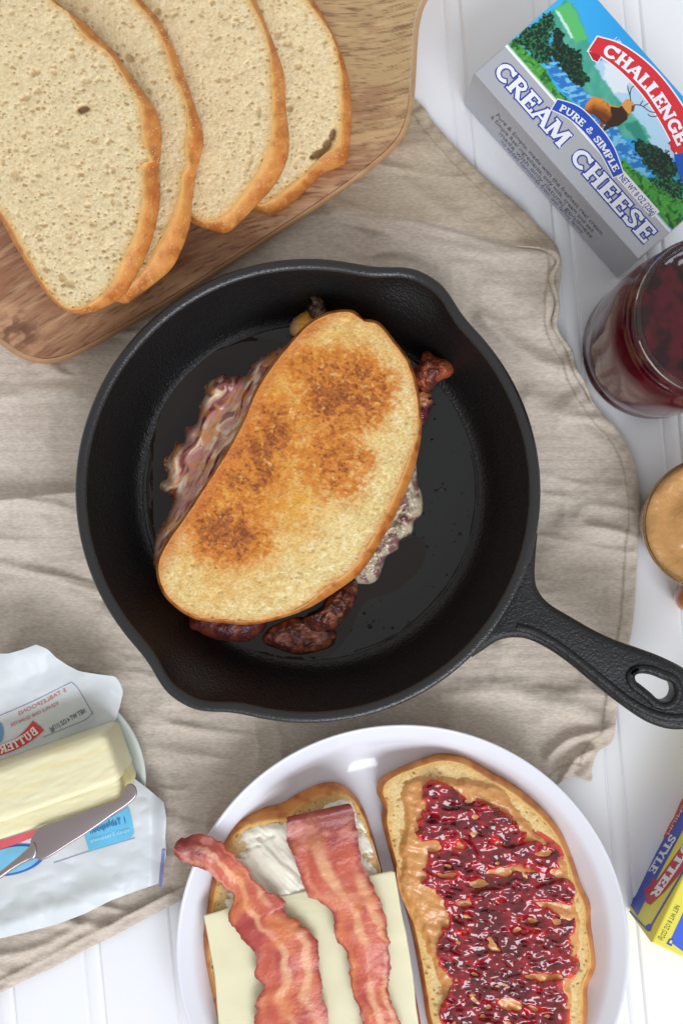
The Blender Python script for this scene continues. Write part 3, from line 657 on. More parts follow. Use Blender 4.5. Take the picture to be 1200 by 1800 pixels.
mc = mix(mc, S(196, 122, 112), smooth(.52, .62, la2) * .8)
mc = mix(mc, S(124, 46, 50), smooth(.60, .70, fbm(mu / 48, (mv + mw) / 8, 184, 3)) * .9)
mc = mix(mc, S(206, 138, 70), smooth(.60, .70, fbm(mx / 17, my / 17, 185, 2)) * .75)
mc = mix(mc, S(232, 220, 194), smooth(.62, .78, fbm(mu / 30, mv / 14, 186, 2)) * .6)
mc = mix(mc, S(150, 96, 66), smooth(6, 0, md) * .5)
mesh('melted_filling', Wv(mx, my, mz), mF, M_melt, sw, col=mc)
blob('melted_filling', [(720, 800), (730, 815), (735, 850), (743, 880), (740, 903), (728, 918), (722, 938), (704, 948), (699, 966), (682, 976), (672, 996), (664, 1018), (645, 1028), (620, 1020), (600, 960), (640, 850)], (665, 930), .0090, .0080, M_melt, meltR, sw, 802, N=260, M=50, amp=.0024, sc=10, pw=5)
blob('melted_filling', [(520, 596), (512, 590), (508, 575), (516, 560), (530, 550), (545, 545), (570, 560), (570, 600), (530, 640), (490, 640)], (540, 592), .016, .0125, M_melt, lambda X, Y, n, s: mix(S(226, 158, 62), S(200, 160, 130), smooth(530, 512, X) * .8 + (n - .5) * .5), sw, 803, amp=.0012, sc=10)
def baconc(X, Y, n, s):
    C = mix(S(124, 66, 46), S(72, 34, 28), smooth(.35, .62, n))
    C = mix(C, S(172, 108, 84), smooth(.62, .8, fbm(X / 11, Y / 11, 93)) * .7)
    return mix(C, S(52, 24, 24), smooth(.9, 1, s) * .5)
def baconr(X, Y, n, s): return mix(S(156, 78, 48), S(96, 40, 32), smooth(.4, .62, n))
blob('bacon_end', [(735, 640), (742, 622), (752, 616), (766, 626), (790, 632), (799, 645), (794, 660), (776, 668), (766, 676), (750, 690), (725, 680), (715, 660)], (752, 652), .014, .0145, M_bacon, baconr, sw, 811, amp=.0020, sc=10)
blob('bacon_end', [(735, 680), (752, 684), (761, 700), (757, 722), (752, 735), (745, 748), (730, 740), (715, 700)], (738, 710), .011, .012, M_melt, lambda X, Y, n, s: mix(mix(S(96, 40, 42), S(196, 132, 88), smooth(20, 8, np.hypot(X - 746, Y - 698))), S(60, 26, 34), smooth(.5, .6, n)), sw, 812, amp=.0016, sc=9)
blob('bacon_end', [(540, 540), (547, 530), (544, 520), (556, 516), (566, 524), (572, 540), (576, 556), (560, 570), (545, 562)], (558, 542), .020, .0085, M_bacon, lambda X, Y, n, s: mix(S(120, 92, 72), S(60, 42, 36), smooth(.4, .6, n)), sw, 813, amp=.002, sc=7)
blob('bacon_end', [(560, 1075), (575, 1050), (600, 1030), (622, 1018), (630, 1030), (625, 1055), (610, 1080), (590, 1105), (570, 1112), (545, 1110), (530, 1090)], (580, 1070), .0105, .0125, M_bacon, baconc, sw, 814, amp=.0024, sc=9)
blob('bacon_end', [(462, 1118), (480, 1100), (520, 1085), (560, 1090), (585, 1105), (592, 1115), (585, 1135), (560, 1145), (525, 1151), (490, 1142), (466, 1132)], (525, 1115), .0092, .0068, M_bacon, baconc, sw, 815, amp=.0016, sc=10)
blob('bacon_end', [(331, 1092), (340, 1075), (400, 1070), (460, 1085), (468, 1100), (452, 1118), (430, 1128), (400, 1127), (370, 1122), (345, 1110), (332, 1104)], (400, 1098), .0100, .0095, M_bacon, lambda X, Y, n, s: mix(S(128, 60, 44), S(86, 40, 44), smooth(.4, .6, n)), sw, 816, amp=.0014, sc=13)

# ------------------------------------------------------------- plate
zpl = .020; PLc = Wv([707], [1668], zpl)[0]; RP = 396 * (1 - zpl / H) / K
pf = [(0.0005, .0032), (.30, .0032), (.60, .0032), (.76, .0034), (.81, .0042), (.85, .0062), (.885, .0096), (.91, .0128), (.925, .0150), (.94, .0162), (.965, .0178), (.985, .0192), (.996, .0199), (1.0, .0196), (1.0, .0186), (.985, .0170), (.93, .0135), (.88, .008), (.8, .0012), (.68, .0005), (.66, -.0002), (.64, .0005), (0.0005, .0008)]
pfs = np.array([(r * RP, z + .0024) for r, z in pf])
tag(lathe('dinner_plate', pfs, (PLc[0], PLc[1], 0), M_white, None, 220), 'round white glazed plate holding two topped bread slices at the bottom', 'plate')

BP = 'open sandwich slices on the white plate'
cl = [(404, 1485), (420, 1462), (443, 1450), (480, 1444), (503, 1440), (535, 1417), (572, 1401), (600, 1396), (620, 1406), (640, 1440), (655, 1490), (668, 1540), (690, 1620), (715, 1720), (728, 1850), (690, 1980), (560, 2030), (460, 1990), (410, 1880), (385, 1760), (368, 1680), (375, 1600), (385, 1540)]
ol = [(382, 1483), (394, 1459), (419, 1434), (458, 1420), (494, 1412), (525, 1394), (564, 1377), (595, 1376), (619, 1394), (637, 1418), (654, 1465), (670, 1524), (684, 1583), (706, 1660), (728, 1740), (740, 1850), (700, 1995), (560, 2045), (450, 2005), (398, 1890), (376, 1770), (356, 1660), (362, 1600), (370, 1540)]
zl = lambda x, y: .0185 + 0 * np.asarray(x)
sl = bread('bread_slice', 'left slice on the white plate, spread with cream cheese under cheese and bacon', BP, cl, ol, (545, 1690), zl, .0125, 601, N=360, M=70, crust_dark=.25, base=(214, 186, 140))
rc_ = [(678, 1378), (700, 1362), (738, 1348), (775, 1338), (815, 1345), (855, 1368), (897, 1393), (938, 1425), (973, 1465), (996, 1512), (1013, 1565), (1026, 1592), (1028, 1625), (1036, 1688), (1031, 1710), (1022, 1737), (1020, 1800), (1000, 1900), (940, 1985), (870, 1985), (800, 1915), (762, 1800), (752, 1747), (733, 1644), (710, 1560), (691, 1490), (681, 1440), (684, 1418), (675, 1398)]
ro_ = [(667, 1369), (701, 1349), (738, 1334), (775, 1324), (817, 1330), (859, 1354), (901, 1378), (943, 1411), (981, 1453), (1004, 1504), (1023, 1560), (1037, 1588), (1038, 1625), (1047, 1691), (1042, 1714), (1032, 1737), (1032, 1800), (1010, 1910), (945, 2000), (865, 2000), (790, 1925), (752, 1800), (743, 1747), (724, 1644), (701, 1560), (682, 1490), (670, 1439), (673, 1415), (662, 1397)]
zr = lambda x, y: .0190 + .0006 * (fbm(np.asarray(x) / 60, np.asarray(y) / 60, 7) - .5)
sr = bread('bread_slice', 'right slice on the white plate, covered with peanut butter and red jelly', BP, rc_, ro_, (855, 1660), zr, .0125, 602, N=420, M=85, crust_dark=.0, base=(224, 200, 150), npores=700)
def spread(name, region, step, hfun, m, colf, parent):
    x, y, F = gridfill(region, step); z, mk = hfun(x, y)
    return mesh(name, Wv(x, y, z), F, m, parent, col=colf(x, y, mk))
pbreg = [(701, 1392), (718, 1372), (745, 1362), (790, 1366), (830, 1366), (866, 1378), (895, 1398), (915, 1425), (935, 1450), (975, 1490), (1000, 1530), (1014, 1590), (1018, 1640), (1012, 1700), (1004, 1760), (1000, 1830), (960, 1930), (880, 1950), (820, 1880), (782, 1790), (765, 1720), (738, 1645), (703, 1562), (700, 1500), (706, 1440)]
pbs = spline(pbreg, 8)
def pbh(x, y):
    d = sdist(x, y, pbs); n = fbm(x / 13, y / 13, 611, 4); sw_ = fbm((x * .9 + y * .35) / 60, (y * .9 - x * .35) / 12, 612, 3)
    k = smooth(-2, 14, d + 16 * (fbm(x / 18, y / 18, 613, 3) - .55))
    return .0186 + .0030 * k + .0020 * (n - .5) * k * .6 + .0020 * (sw_ - .5) * k, k
spread('peanut_butter', spline([(x + (x - 855) * .015, y) for x, y in pbreg], 8), 2.4, pbh, M_pb, lambda x, y, k: mix(S(222, 164, 98), S(198, 130, 68), fbm(x / 16, y / 16, 614, 4)), sr)
jreg = [(733, 1462), (748, 1425), (745, 1390), (761, 1376), (794, 1386), (813, 1404), (845, 1410), (864, 1424), (892, 1428), (915, 1462), (943, 1464), (985, 1499), (978, 1532), (1004, 1560), (1000, 1600), (1006, 1625), (1002, 1660), (1013, 1700), (990, 1730), (996, 1775), (988, 1830), (960, 1900), (880, 1930), (820, 1870), (775, 1784), (797, 1728), (771, 1691), (776, 1644), (790, 1610), (766, 1569), (735, 1545), (756, 1504)]
jrs = spline(jreg, 8)
bands = [[(742, 1460), (800, 1450), (850, 1445), (905, 1462)], [(762, 1515), (840, 1510), (910, 1500), (970, 1510)], [(770, 1566), (850, 1560), (930, 1560), (995, 1565)], [(800, 1612), (870, 1610), (930, 1612), (995, 1625)], [(785, 1660), (860, 1665), (930, 1662), (995, 1650)],
         [(780, 1700), (850, 1705), (930, 1690), (1005, 1700)], [(800, 1750), (870, 1735), (930, 1740), (990, 1760)], [(780, 1790), (860, 1790), (940, 1800), (985, 1800)], [(755, 1385), (790, 1400), (840, 1425), (880, 1440)], [(800, 1850), (880, 1850), (960, 1850)], [(850, 1430), (830, 1540), (880, 1650), (850, 1750)]]
def jh(x, y):
    d = sdist(x, y, jrs); b = np.zeros(x.shape)
    for bb in bands: b = np.maximum(b, np.exp(-(polydist(x, y, spline(bb, 6, False), False) / (13 + 14 * vnoise(x / 45, y / 45, 628))) ** 2))
    k = np.minimum(smooth(-8, 10, d + 22 * (fbm(x / 20, y / 11, 620, 3) - .5)), smooth(.10, .6, b + .75 * (fbm(x / 24, y / 15, 621, 3) - .36)))
    n = fbm(x / 18, y / 12, 622, 3, .40); n2 = fbm(x / 30, y / 16, 623, 2)
    zpb, _ = pbh(x, y)
    return .0192 + .0030 * smooth(0, .5, k) * (0.4 + 1.0 * n2) + .0052 * (n - .5) * smooth(0, .4, k) + .5 * (zpb - .0190), k
def jcol(x, y, k):
    C = mix(S(220, 64, 50), S(196, 18, 38), smooth(.15, .45, k)); C = mix(C, S(104, 4, 20), smooth(.4, .9, k) * (.2 + 1.1 * fbm(x / 24, y / 18, 624, 3)))
    return mix(C, S(66, 4, 14), smooth(.55, .75, fbm(x / 10, y / 10, 625, 2)) * .6)
spread('jelly', spline([((x - 870) * 1.04 + 870, (y - 1650) * 1.02 + 1650) for x, y in jreg], 8), 2.0, jh, M_jelly, jcol, sr)
# cream cheese on the left slice
ccr = [(412, 1490), (425, 1462), (450, 1450), (500, 1445), (540, 1430), (580, 1406), (616, 1403), (640, 1440), (660, 1500), (668, 1545), (640, 1600), (560, 1620), (470, 1625), (400, 1600), (395, 1540)]
ccs = spline(ccr, 8)
def cch(x, y):
    d = sdist(x, y, ccs); n = fbm(x / 22, y / 22, 631, 3)
    k = smooth(-2, 12, d + 12 * (n - .5)); th = np.exp(-((x - 490) ** 2 + (y - 1535) ** 2) / 55. ** 2)
    sw_ = fbm((x + y) / 70, (y - x) / 13, 632, 3)
    return .0176 + .0018 * k * smooth(.28, .5, fbm(x / 30, y / 14, 633) + .6 * th) + .0032 * th + .0026 * (sw_ - .5) * k, k
spread('cream_cheese', ccs, 2.4, cch, M_cream, lambda x, y, k: np.zeros((len(x), 3)), sl)

# cheese slice
ch = [(358, 1609), (404, 1595), (470, 1581), (529, 1567), (600, 1551), (654, 1538), (690, 1530), (694, 1533), (703, 1590), (712, 1635), (721, 1681), (728, 1740), (735, 1800), (745, 1890), (640, 1925), (520, 1945), (402, 1960), (392, 1870), (384, 1800), (378, 1720), (366, 1650)]
chp = resample(np.array(ch, float), 200, True); chp = chp + 2.2 * np.stack([fbm(chp[:, 0] / 25, chp[:, 1] / 25, 5) - .5, fbm(chp[:, 0] / 25, chp[:, 1] / 25, 6) - .5], -1)
zc0 = .0212
tag(prism('cheese_slice', chp, zc0 - .0022, zc0 + .0012, M_cheese, None, bev=.0009, zf=lambda x, y: .0009 * (fbm(x / 60, y / 60, 9) - .5)), 'square pale yellow cheese slice lying on the left bread slice', 'cheese')

# bacon strips
def strip(label, L, R, zf, seed, n=150, m=34):
    L = resample(spline(L, 10, False), n); R = resample(spline(R, 10, False), n)
    tt = np.linspace(0, 1, n)[:, None]; uu = np.linspace(0, 1, m)[None, :]
    rag = lambda s: 11 * (fbm(np.linspace(0, 44, n), np.zeros(n) + s, seed + s, 3) - .5)
    D = R - L; D /= np.hypot(*D.T)[:, None]
    L = L + D * rag(1)[:, None]; R = R + D * rag(2)[:, None]
    X = L[:, 0:1] * (1 - uu) + R[:, 0:1] * uu; Y = L[:, 1:2] * (1 - uu) + R[:, 1:2] * uu
    length = tt * 12; ux = uu * 1.0 + 0 * tt
    edge = np.minimum(ux, 1 - ux)
    wob = fbm(length * .55 + 0 * uu, ux * 1.3, seed, 3)
    Z = zf(tt + 0 * uu, ux) + .0030 * (wob - .5) + .0005 * (fbm(length * 4 + 0 * uu, ux * 6, seed + 7, 3) - .5) + .0012 * smooth(.12, 0.0, edge) * (fbm(length * 2 + 0 * uu, ux, seed + 5, 2) - .4)
    q = ux + .34 * (fbm(length * .7 + 0 * uu, ux * 1.5, seed + 11, 3) - .5)
    wq = .06 + .12 * fbm(length * .7 + 0 * uu, 0 * ux, seed + 29, 2); fat = np.exp(-((q - .44) / wq) ** 2) + .9 * np.exp(-((q - .84) / (wq * .9)) ** 2) * smooth(.1, .4, tt) + .5 * np.exp(-((q - .10) / .06) ** 2) * smooth(.5, .3, tt)
    fat = np.clip(fat * (.1 + 1.5 * fbm(length * 1.1 + 0 * uu, ux * 3, seed + 13, 3)), 0, 1)
    C = mix(S(188, 80, 62), S(214, 118, 90), fbm(length * .9 + 0 * uu, ux * 6, seed + 17, 3))
    C = mix(C, S(164, 56, 58), smooth(.48, .74, fbm(length * .6 + 0 * uu, ux * 3.5, seed + 19, 3)) * .75)
    C = mix(C, S(236, 182, 138), smooth(.2, .9, fat) * .72)
    C = mix(C, S(222, 138, 72), smooth(.5, .7, fbm(length * .8 + 0 * uu, ux * 2.5, seed + 23, 3)) * .5)
    C = mix(C, S(128, 40, 30), smooth(.10, 0, edge + .06 * (fbm(length * 4 + 0 * uu, ux, seed + 31, 2) - .5)) * .8)
    C = mix(C, S(112, 22, 28), smooth(.22, .04, tt + 0 * uu) * .8); C = mix(C, S(224, 150, 134), smooth(.6, .8, fbm(length * 1.4 + 0 * uu, ux * 3, seed + 37, 3)) * .5)
    V1 = Wv(X, Y, Z); th = .0011
    V2 = Wv(X, Y, Z - th); V = np.concatenate([V1.reshape(-1, 3), V2.reshape(-1, 3)]); b = n * m
    F = gridfaces(n, m, flip=True).tolist() + gridfaces(n, m, base=b).tolist()
    for i in range(n - 1):
        F.append((i * m, (i + 1) * m, b + (i + 1) * m, b + i * m)); F.append((i * m + m - 1, b + i * m + m - 1, b + (i + 1) * m + m - 1, (i + 1) * m + m - 1))
    for j in range(m - 1):
        F.append((j, b + j, b + j + 1, j + 1)); e = (n - 1) * m; F.append((e + j, e + j + 1, b + e + j + 1, b + e + j))
    o = mesh('bacon_strip', V, F, M_bacon, None, col=np.vstack([C.reshape(-1, 3)] * 2))
    bm = bmesh.new(); bm.from_mesh(o.data); bmesh.ops.recalc_face_normals(bm, faces=bm.faces); bm.to_mesh(o.data); bm.free()
    o.data.polygons.foreach_set('use_smooth', [True] * len(o.data.polygons)); o.data.set_sharp_from_angle(angle=math.radians(60))
    return tag(o, label, 'bacon', 'bacon strips on the white plate')
strip('left bacon strip, its dark red tip sticking out past the plate rim',
      [(304, 1494), (312, 1508), (335, 1522), (362, 1533), (388, 1555), (411, 1575), (404, 1602), (408, 1626), (431, 1657), (450, 1679), (449, 1712), (462, 1736), (451, 1759), (450, 1800), (455, 1870)],
      [(310, 1480), (330, 1469), (353, 1467), (384, 1477), (411, 1501), (435, 1524), (454, 1555), (500, 1584), (499, 1600), (541, 1634), (560, 1663), (560, 1700), (570, 1751), (576, 1800), (580, 1870)],
      lambda t, u: .0268 + .0040 * smooth(.30, 0, t) + .0018 * np.sin(u * math.pi), 701)
strip('right bacon strip with a curled upper end, lying across cheese and cream cheese',
      [(503, 1436), (506, 1477), (521, 1524), (541, 1573), (562, 1585), (586, 1610), (586, 1638), (609, 1681), (617, 1732), (634, 1787), (645, 1870)],
      [(612, 1412), (625, 1440), (631, 1485), (642, 1532), (668, 1583), (681, 1634), (686, 1693), (683, 1743), (700, 1787), (718, 1870)],
      lambda t, u: .0272 + .0018 * np.sin(u * math.pi) + .0030 * np.exp(-((t - .02) / .03) ** 2) + .0022 * smooth(.25, .0, u) * smooth(.3, .1, t), 733)

# ------------------------------------------------------------- jam jar
JB = Wv([1137], [617], 0.0)[0]
jar = thing('mason_jar', (JB[0], JB[1], 0), 'glass mason jar full of dark red jam beside the cream cheese box', 'jar')
jo = [(0.0005, .0025), (.022, .0022), (.028, .0006), (.0305, .0008), (.0322, .0030), (.0335, .0075), (.0338, .012), (.0332, .015), (.0338, .018), (.0342, .030), (.0345, .050), (.0345, .060), (.0340, .066), (.0325, .0705), (.0312, .0735), (.0308, .0765),
      (.0330, .0775), (.0331, .0785), (.0312, .0800), (.0310, .0820), (.0330, .0832), (.0330, .0842), (.0310, .0855), (.0309, .0880), (.0317, .0892), (.0318, .0905), (.0314, .0922), (.0304, .0930), (.0294, .0922), (.0291, .0900), (.0291, .076), (.0300, .070), (.0314, .063), (.0318, .050), (.0316, .020), (.0306, .010), (.0280, .0062), (.0005, .0058)]
lathe('glass', jo, (JB[0], JB[1], 0), M_glass, jar, 160)
th = np.linspace(0, 2 * np.pi, 120, endpoint=False)
ji = [(.0300, .0040), (.0320, .0080), (.0322, .020), (.0323, .050), (.0318, .063), (.0303, .070), (.0294, .076), (.0294, .0858)] + [(.0294 * (1 - k / 30.), .0858) for k in range(1, 30)] + [(0.0005, .0858)]
def jmod(R, Z, T):
    X = R * np.cos(T); Y = R * np.sin(T); up = Z > .0855
    return R, Z + up * (.0060 * (fbm(X * 75 + 40, Y * 75 + 40, 5, 2) - .5) + .0012 * smooth(.024, .0294, R))
jp = np.array(ji); n = 120
Rr = jp[None, :, 0] * np.ones((n, 1)); TT = th[:, None] * np.ones(len(jp)); Zr = jp[None, :, 1] * np.ones((n, 1))
jc = mix(S(122, 14, 34), S(70, 8, 22), fbm(TT * 6, Zr * 120, 9, 3)); jX = Rr * np.cos(TT) * 200 + 50; jY = Rr * np.sin(TT) * 200 + 50
jc = np.where((Zr > .0855)[..., None], mix(S(76, 8, 20), S(34, 5, 12), smooth(.35, .65, fbm(jX, jY, 19, 3))), jc).reshape(-1, 3)  # light put into the jam's colour: sides brightened, top darkened
jm = lathe('jam', ji, (JB[0], JB[1], 0), M_jamjar, None, 120, rmod=jmod, col=jc)
tag(jm, 'dark red jam filling the glass mason jar', 'jam')

# ------------------------------------------------------------- small glass bowl of peanut butter
BC = Wv([1246], [921], .034)[0]
tag(lathe('glass_bowl', [(0.0005, .0010), (.016, .0008), (.020, .0003), (.0215, .0016), (.0235, .006), (.0270, .018), (.0293, .030), (.0300, .0335), (.0298, .0345), (.0290, .0345), (.0284, .0335), (.0256, .018), (.0220, .006), (.0195, .0030), (.0005, .0026)], (BC[0], BC[1], 0), M_glass, None, 120), 'small clear glass bowl at the right edge, half out of view', 'bowl')
pp = [(.0200, .0024), (.0226, .0062), (.0261, .018), (.0286, .0300)] + [(.0286 * (1 - k / 12.), .0297 + .0015 * math.sin(k)) for k in range(1, 12)] + [(.0005, .031)]
tag(lathe('peanut_butter', pp, (BC[0], BC[1], 0), M_pb, None, 100, rmod=lambda R, Z, T: (R, Z + (Z > .029) * .003 * (fbm(R * np.cos(T) * 150 + 9, R * np.sin(T) * 150 + 9, 3, 3) - .5)), col=S(188, 138, 78)), 'tan peanut butter filling the small glass bowl', 'peanut butter')
AB = Wv([1214], [1052], .012)[0]
M_amber = mat('amber_glaze', S(190, 112, 38), 0.1, coat=1, spec=.6, sss=.2, vary=((150, 150, 150), .25, 3))
tag(lathe('unidentified_knob', [(.0004, 0.0006), (.003, .0006), (.0055, .003), (.0068, .008), (.0072, .012), (.0062, .0165), (.004, .0195), (.0004, .0205)], (AB[0], AB[1], 0), M_amber, None, 60), 'unidentified glossy amber brown knob shape below the glass bowl, cut by the right edge', 'knob')  # stands for an unidentified amber object; the knob shape is made up

# ------------------------------------------------------------- lettering helpers
def arcp(cx, cy, rx, ry, a0, a1, n=14): return [(cx + rx * math.cos(math.radians(a)), cy + ry * math.sin(math.radians(a))) for a in np.linspace(a0, a1, n)]
T_, t_ = .19, .11
def stem(x): return ([(x, 0), (x, 1)], T_)
def sf(x, y, w=.15): return ([(x - w, y + (.035 if y < .5 else -.035)), (x + w, y + (.035 if y < .5 else -.035))], .075)
G = {
 'C': (.86, [(arcp(.46, .5, .34, .42, 42, 318), T_ * .9), ([(.74, .98), (.74, .68)], .08)]),
 'R': (.84, [stem(.2), ([(.2, .94), (.45, .94), (.6, .86), (.64, .73), (.58, .58), (.42, .50), (.2, .50)], .13), ([(.42, .5), (.74, .03)], T_), sf(.2, 0), sf(.16, 1, .12), sf(.76, 0, .1)]),
 'E': (.76, [stem(.2), ([(.2, .95), (.64, .95)], t_), ([(.2, .51), (.54, .51)], t_), ([(.2, .05), (.66, .05)], t_), ([(.65, .76), (.65, 1)], .09), ([(.68, 0), (.68, .26)], .09), ([(.54, .38), (.54, .64)], .08), sf(.12, 0, .1), sf(.12, 1, .1)]),
 'A': (.90, [([(.1, .02), (.43, .97)], t_), ([(.42, .98), (.78, .02)], T_), ([(.22, .34), (.66, .34)], .09), sf(.1, 0, .12), sf(.79, 0, .13)]),
 'M': (1.08, [([(.14, 0), (.18, 1)], t_), ([(.2, .97), (.52, .12)], T_), ([(.52, .12), (.84, .97)], t_), ([(.88, 1), (.92, 0)], T_), sf(.13, 0, .12), sf(.92, 0, .14), sf(.12, 1, .1), sf(.94, 1, .1)]),
 'H': (.92, [stem(.2), stem(.72), ([(.2, .5), (.72, .5)], t_), sf(.2, 0), sf(.2, 1), sf(.72, 0), sf(.72, 1)]),
 'S': (.74, [([(.62, .76), (.56, .90), (.38, .95), (.20, .87), (.16, .72), (.26, .59), (.46, .49), (.60, .36), (.60, .18), (.44, .06), (.24, .08), (.14, .24)], T_ * .82), ([(.63, .98), (.63, .72)], .07), ([(.13, .02), (.13, .28)], .07)]),
 'L': (.72, [stem(.2), ([(.2, .05), (.62, .05)], t_), ([(.64, 0), (.64, .28)], .09), sf(.2, 1), sf(.12, 0, .1)]),
 'N': (.94, [([(.18, 0), (.18, 1)], t_), ([(.18, .98), (.74, .03)], T_), ([(.74, 0), (.74, 1)], t_), sf(.18, 0, .13), sf(.12, 1, .1), sf(.74, 1, .13)]),
 'G': (.90, [(arcp(.46, .5, .34, .42, 42, 330), T_ * .9), ([(.74, .98), (.74, .70)], .08), ([(.75, .42), (.75, .08)], T_ * .8), ([(.55, .43), (.86, .43)], .08)]),
 'P': (.76, [stem(.2), ([(.2, .94), (.45, .94), (.6, .85), (.62, .70), (.56, .55), (.42, .47), (.2, .47)], .13), sf(.2, 0), sf(.14, 1, .1)]),
 'U': (.90, [([(.2, 1), (.2, .3), (.28, .12), (.45, .05), (.62, .12), (.70, .3), (.70, 1)], .14), sf(.2, 1), sf(.70, 1, .12)]),
 'I': (.42, [stem(.2), sf(.2, 0), sf(.2, 1)]),
 'B': (.80, [stem(.2), ([(.2, .94), (.45, .94), (.58, .85), (.58, .63), (.45, .52), (.2, .52)], .13), ([(.2, .52), (.48, .52), (.64, .40), (.64, .16), (.48, .05), (.2, .05)], .13)]),
 'T': (.76, [([(.38, 0), (.38, 1)], T_), ([(.06, .94), (.70, .94)], t_), ([(.08, .74), (.08, 1)], .09), ([(.68, .74), (.68, 1)], .09), sf(.38, 0)]),
 'Y': (.78, [([(.08, 1), (.38, .48)], T_), ([(.68, 1), (.38, .48)], t_), ([(.38, .5), (.38, 0)], T_), sf(.38, 0)]),
 '&': (.96, [([(.80, .42), (.62, .16), (.40, .05), (.20, .12), (.16, .28), (.28, .42), (.46, .56), (.54, .74), (.44, .92), (.30, .86), (.28, .72), (.42, .50), (.74, .05)], .12)]),
 'O': (.92, [(arcp(.46, .5, .34, .42, 0, 360, 22), T_ * .85)]),
 ' ': (.42, []),
}
def ribbon(pts, w, ext):
    P = np.array(pts, float)
    if np.hypot(*(P[0] - P[-1])) > 1e-6:
        d0 = P[0] - P[1]; d0 /= np.hypot(*d0); d1 = P[-1] - P[-2]; d1 /= np.hypot(*d1); P[0] += d0 * ext; P[-1] += d1 * ext
    T = np.gradient(P, axis=0); T /= np.hypot(*T.T)[:, None] + 1e-9; N = np.stack([-T[:, 1], T[:, 0]], -1)
    return np.concatenate([P + N * w / 2, P - N * w / 2])
def basemap(base, upsign=1):
    B = resample(np.array(base, float), 60); d = np.gradient(B, axis=0); d /= np.hypot(*d.T)[:, None]
    s = np.r_[0, np.cumsum(np.hypot(*np.diff(B, axis=0).T))]
    def f(u, v):
        x = np.interp(u, s, B[:, 0]); y = np.interp(u, s, B[:, 1]); dx = np.interp(u, s, d[:, 0]); dy = np.interp(u, s, d[:, 1])
        return x + dy * v * upsign, y - dx * v * upsign
    return f, s[-1]
def letters(name, text, base, height, m, parent, P, fat=0.0, u0=0, length=None, mirror=False):
    """lettering set along a pixel base line; P(px,py,lift)->world"""
    f, L = basemap(base); L = length or L; adv = sum(G[c][0] for c in text); sx = L / adv; x = 0; V = []; F = []; k = 0
    for ch_ in text:
        w_, st = G[ch_]
        for pts, wt in st:
            R = ribbon(pts, wt + 2 * fat, fat); n = len(pts); U = (R[:, 0] + x) * sx
            if mirror: U = L - U
            X, Y = f(u0 + U, R[:, 1] * height); b = sum(len(q) for q in V)
            V.append(P(X, Y, k * 1e-6)); k += 1
            F += [(b + i, b + i + 1, b + n + i + 1, b + n + i) for i in range(n - 1)]
        x += w_
    return mesh(name, np.vstack(V), F, m, parent, smooth_=False)
def plain_text(name, text, base, height, m, parent, P, mirror=False, xs=None, fat=0):
    cu = bpy.data.curves.new('tmp', 'FONT'); cu.body = text; cu.size = 1.38; cu.resolution_u = 2; cu.offset = fat
    o = bpy.data.objects.new('tmp', cu); COL.objects.link(o); dg = bpy.context.evaluated_depsgraph_get(); me = o.evaluated_get(dg).to_mesh()
    V = np.array([v.co[:] for v in me.vertices]); F = [tuple(p.vertices) for p in me.polygons]; bpy.data.objects.remove(o)
    f, L = basemap(base); wd = V[:, 0].max(); u = V[:, 0] / wd * L
    if mirror: u = L - u
    X, Y = f(u, V[:, 1] * height)
    return mesh(name, P(X, Y, 0), F, m, parent, smooth_=False)
def ray_plane(px, py, p0, nrm, lift=0):
    W0 = Wv(px, py, 0); C = np.array([0, 0, H]); D = W0 - C; nrm = np.array(nrm) / np.linalg.norm(nrm)
    t = ((np.array(p0) + nrm * lift - C) @ nrm) / (D @ nrm)
    return C + D * t[..., None]
def carton(name, label, cat, corners, z1, mats, loc_px):
    """box from 4 top-corner pixels (clockwise), faces are separate panels"""
    C4 = Wv([c[0] for c in corners], [c[1] for c in corners], z1); B4 = C4.copy(); B4[:, 2] = .0004
    root = thing(name, (C4[:, 0].mean(), C4[:, 1].mean(), 0.0004), label, cat)
    return root, C4, B4

# ------------------------------------------------------------- cream cheese carton
e1 = np.array([.661, .75]); e2 = np.array([.75, -.661]); O = np.array([832., 128.]); LN, WD = 439., 250.
zt = .037
cor = [O, O + e1 * LN, O + e1 * LN + e2 * WD, O + e2 * WD]
root, C4, B4 = carton('cream_cheese_box', 'silver and blue CREAM CHEESE carton with a deer and mountain picture, upper right', 'box', cor, zt, None, None)
cx = root
def pnl(name, q, m, col=None):
    return mesh(name, q, [(0, 1, 2, 3)], m, cx, smooth_=False, col=col)
def rounded_box(name, C4, z0, m, parent, r=.0008):
    V = []; z1 = C4[0, 2]; c = C4.mean(0)
    def ins(d):
        Q = C4.copy()
        for i in range(4):
            a = C4[(i + 1) % 4] - C4[i]; b = C4[i - 1] - C4[i]; Q[i] = C4[i] + a / np.linalg.norm(a) * d + b / np.linalg.norm(b) * d
        return Q
    R = []
    for d, z in ((r, z0), (0, z0 + r), (0, z1 - r), (r * .3, z1 - r * .3), (r, z1)):
        Q = ins(d); Q[:, 2] = z; R.append(Q)
    V = np.vstack(R); F = [(3, 2, 1, 0), (16, 17, 18, 19)]
    for k in range(4): F += [(k * 4 + i, k * 4 + (i + 1) % 4, (k + 1) * 4 + (i + 1) % 4, (k + 1) * 4 + i) for i in range(4)]
    o = mesh(name, V, F, m, parent, smooth_=False)
    bm = bmesh.new(); bm.from_mesh(o.data); bmesh.ops.recalc_face_normals(bm, faces=bm.faces); bm.to_mesh(o.data); bm.free(); return o
rounded_box('carton', C4, .0004, M_silver, cx)
PT = lambda lift0: (lambda X, Y, k=0: Wv(X, Y, zt + lift0 + k))
st = lambda s, t: O + e1 * s + e2 * t
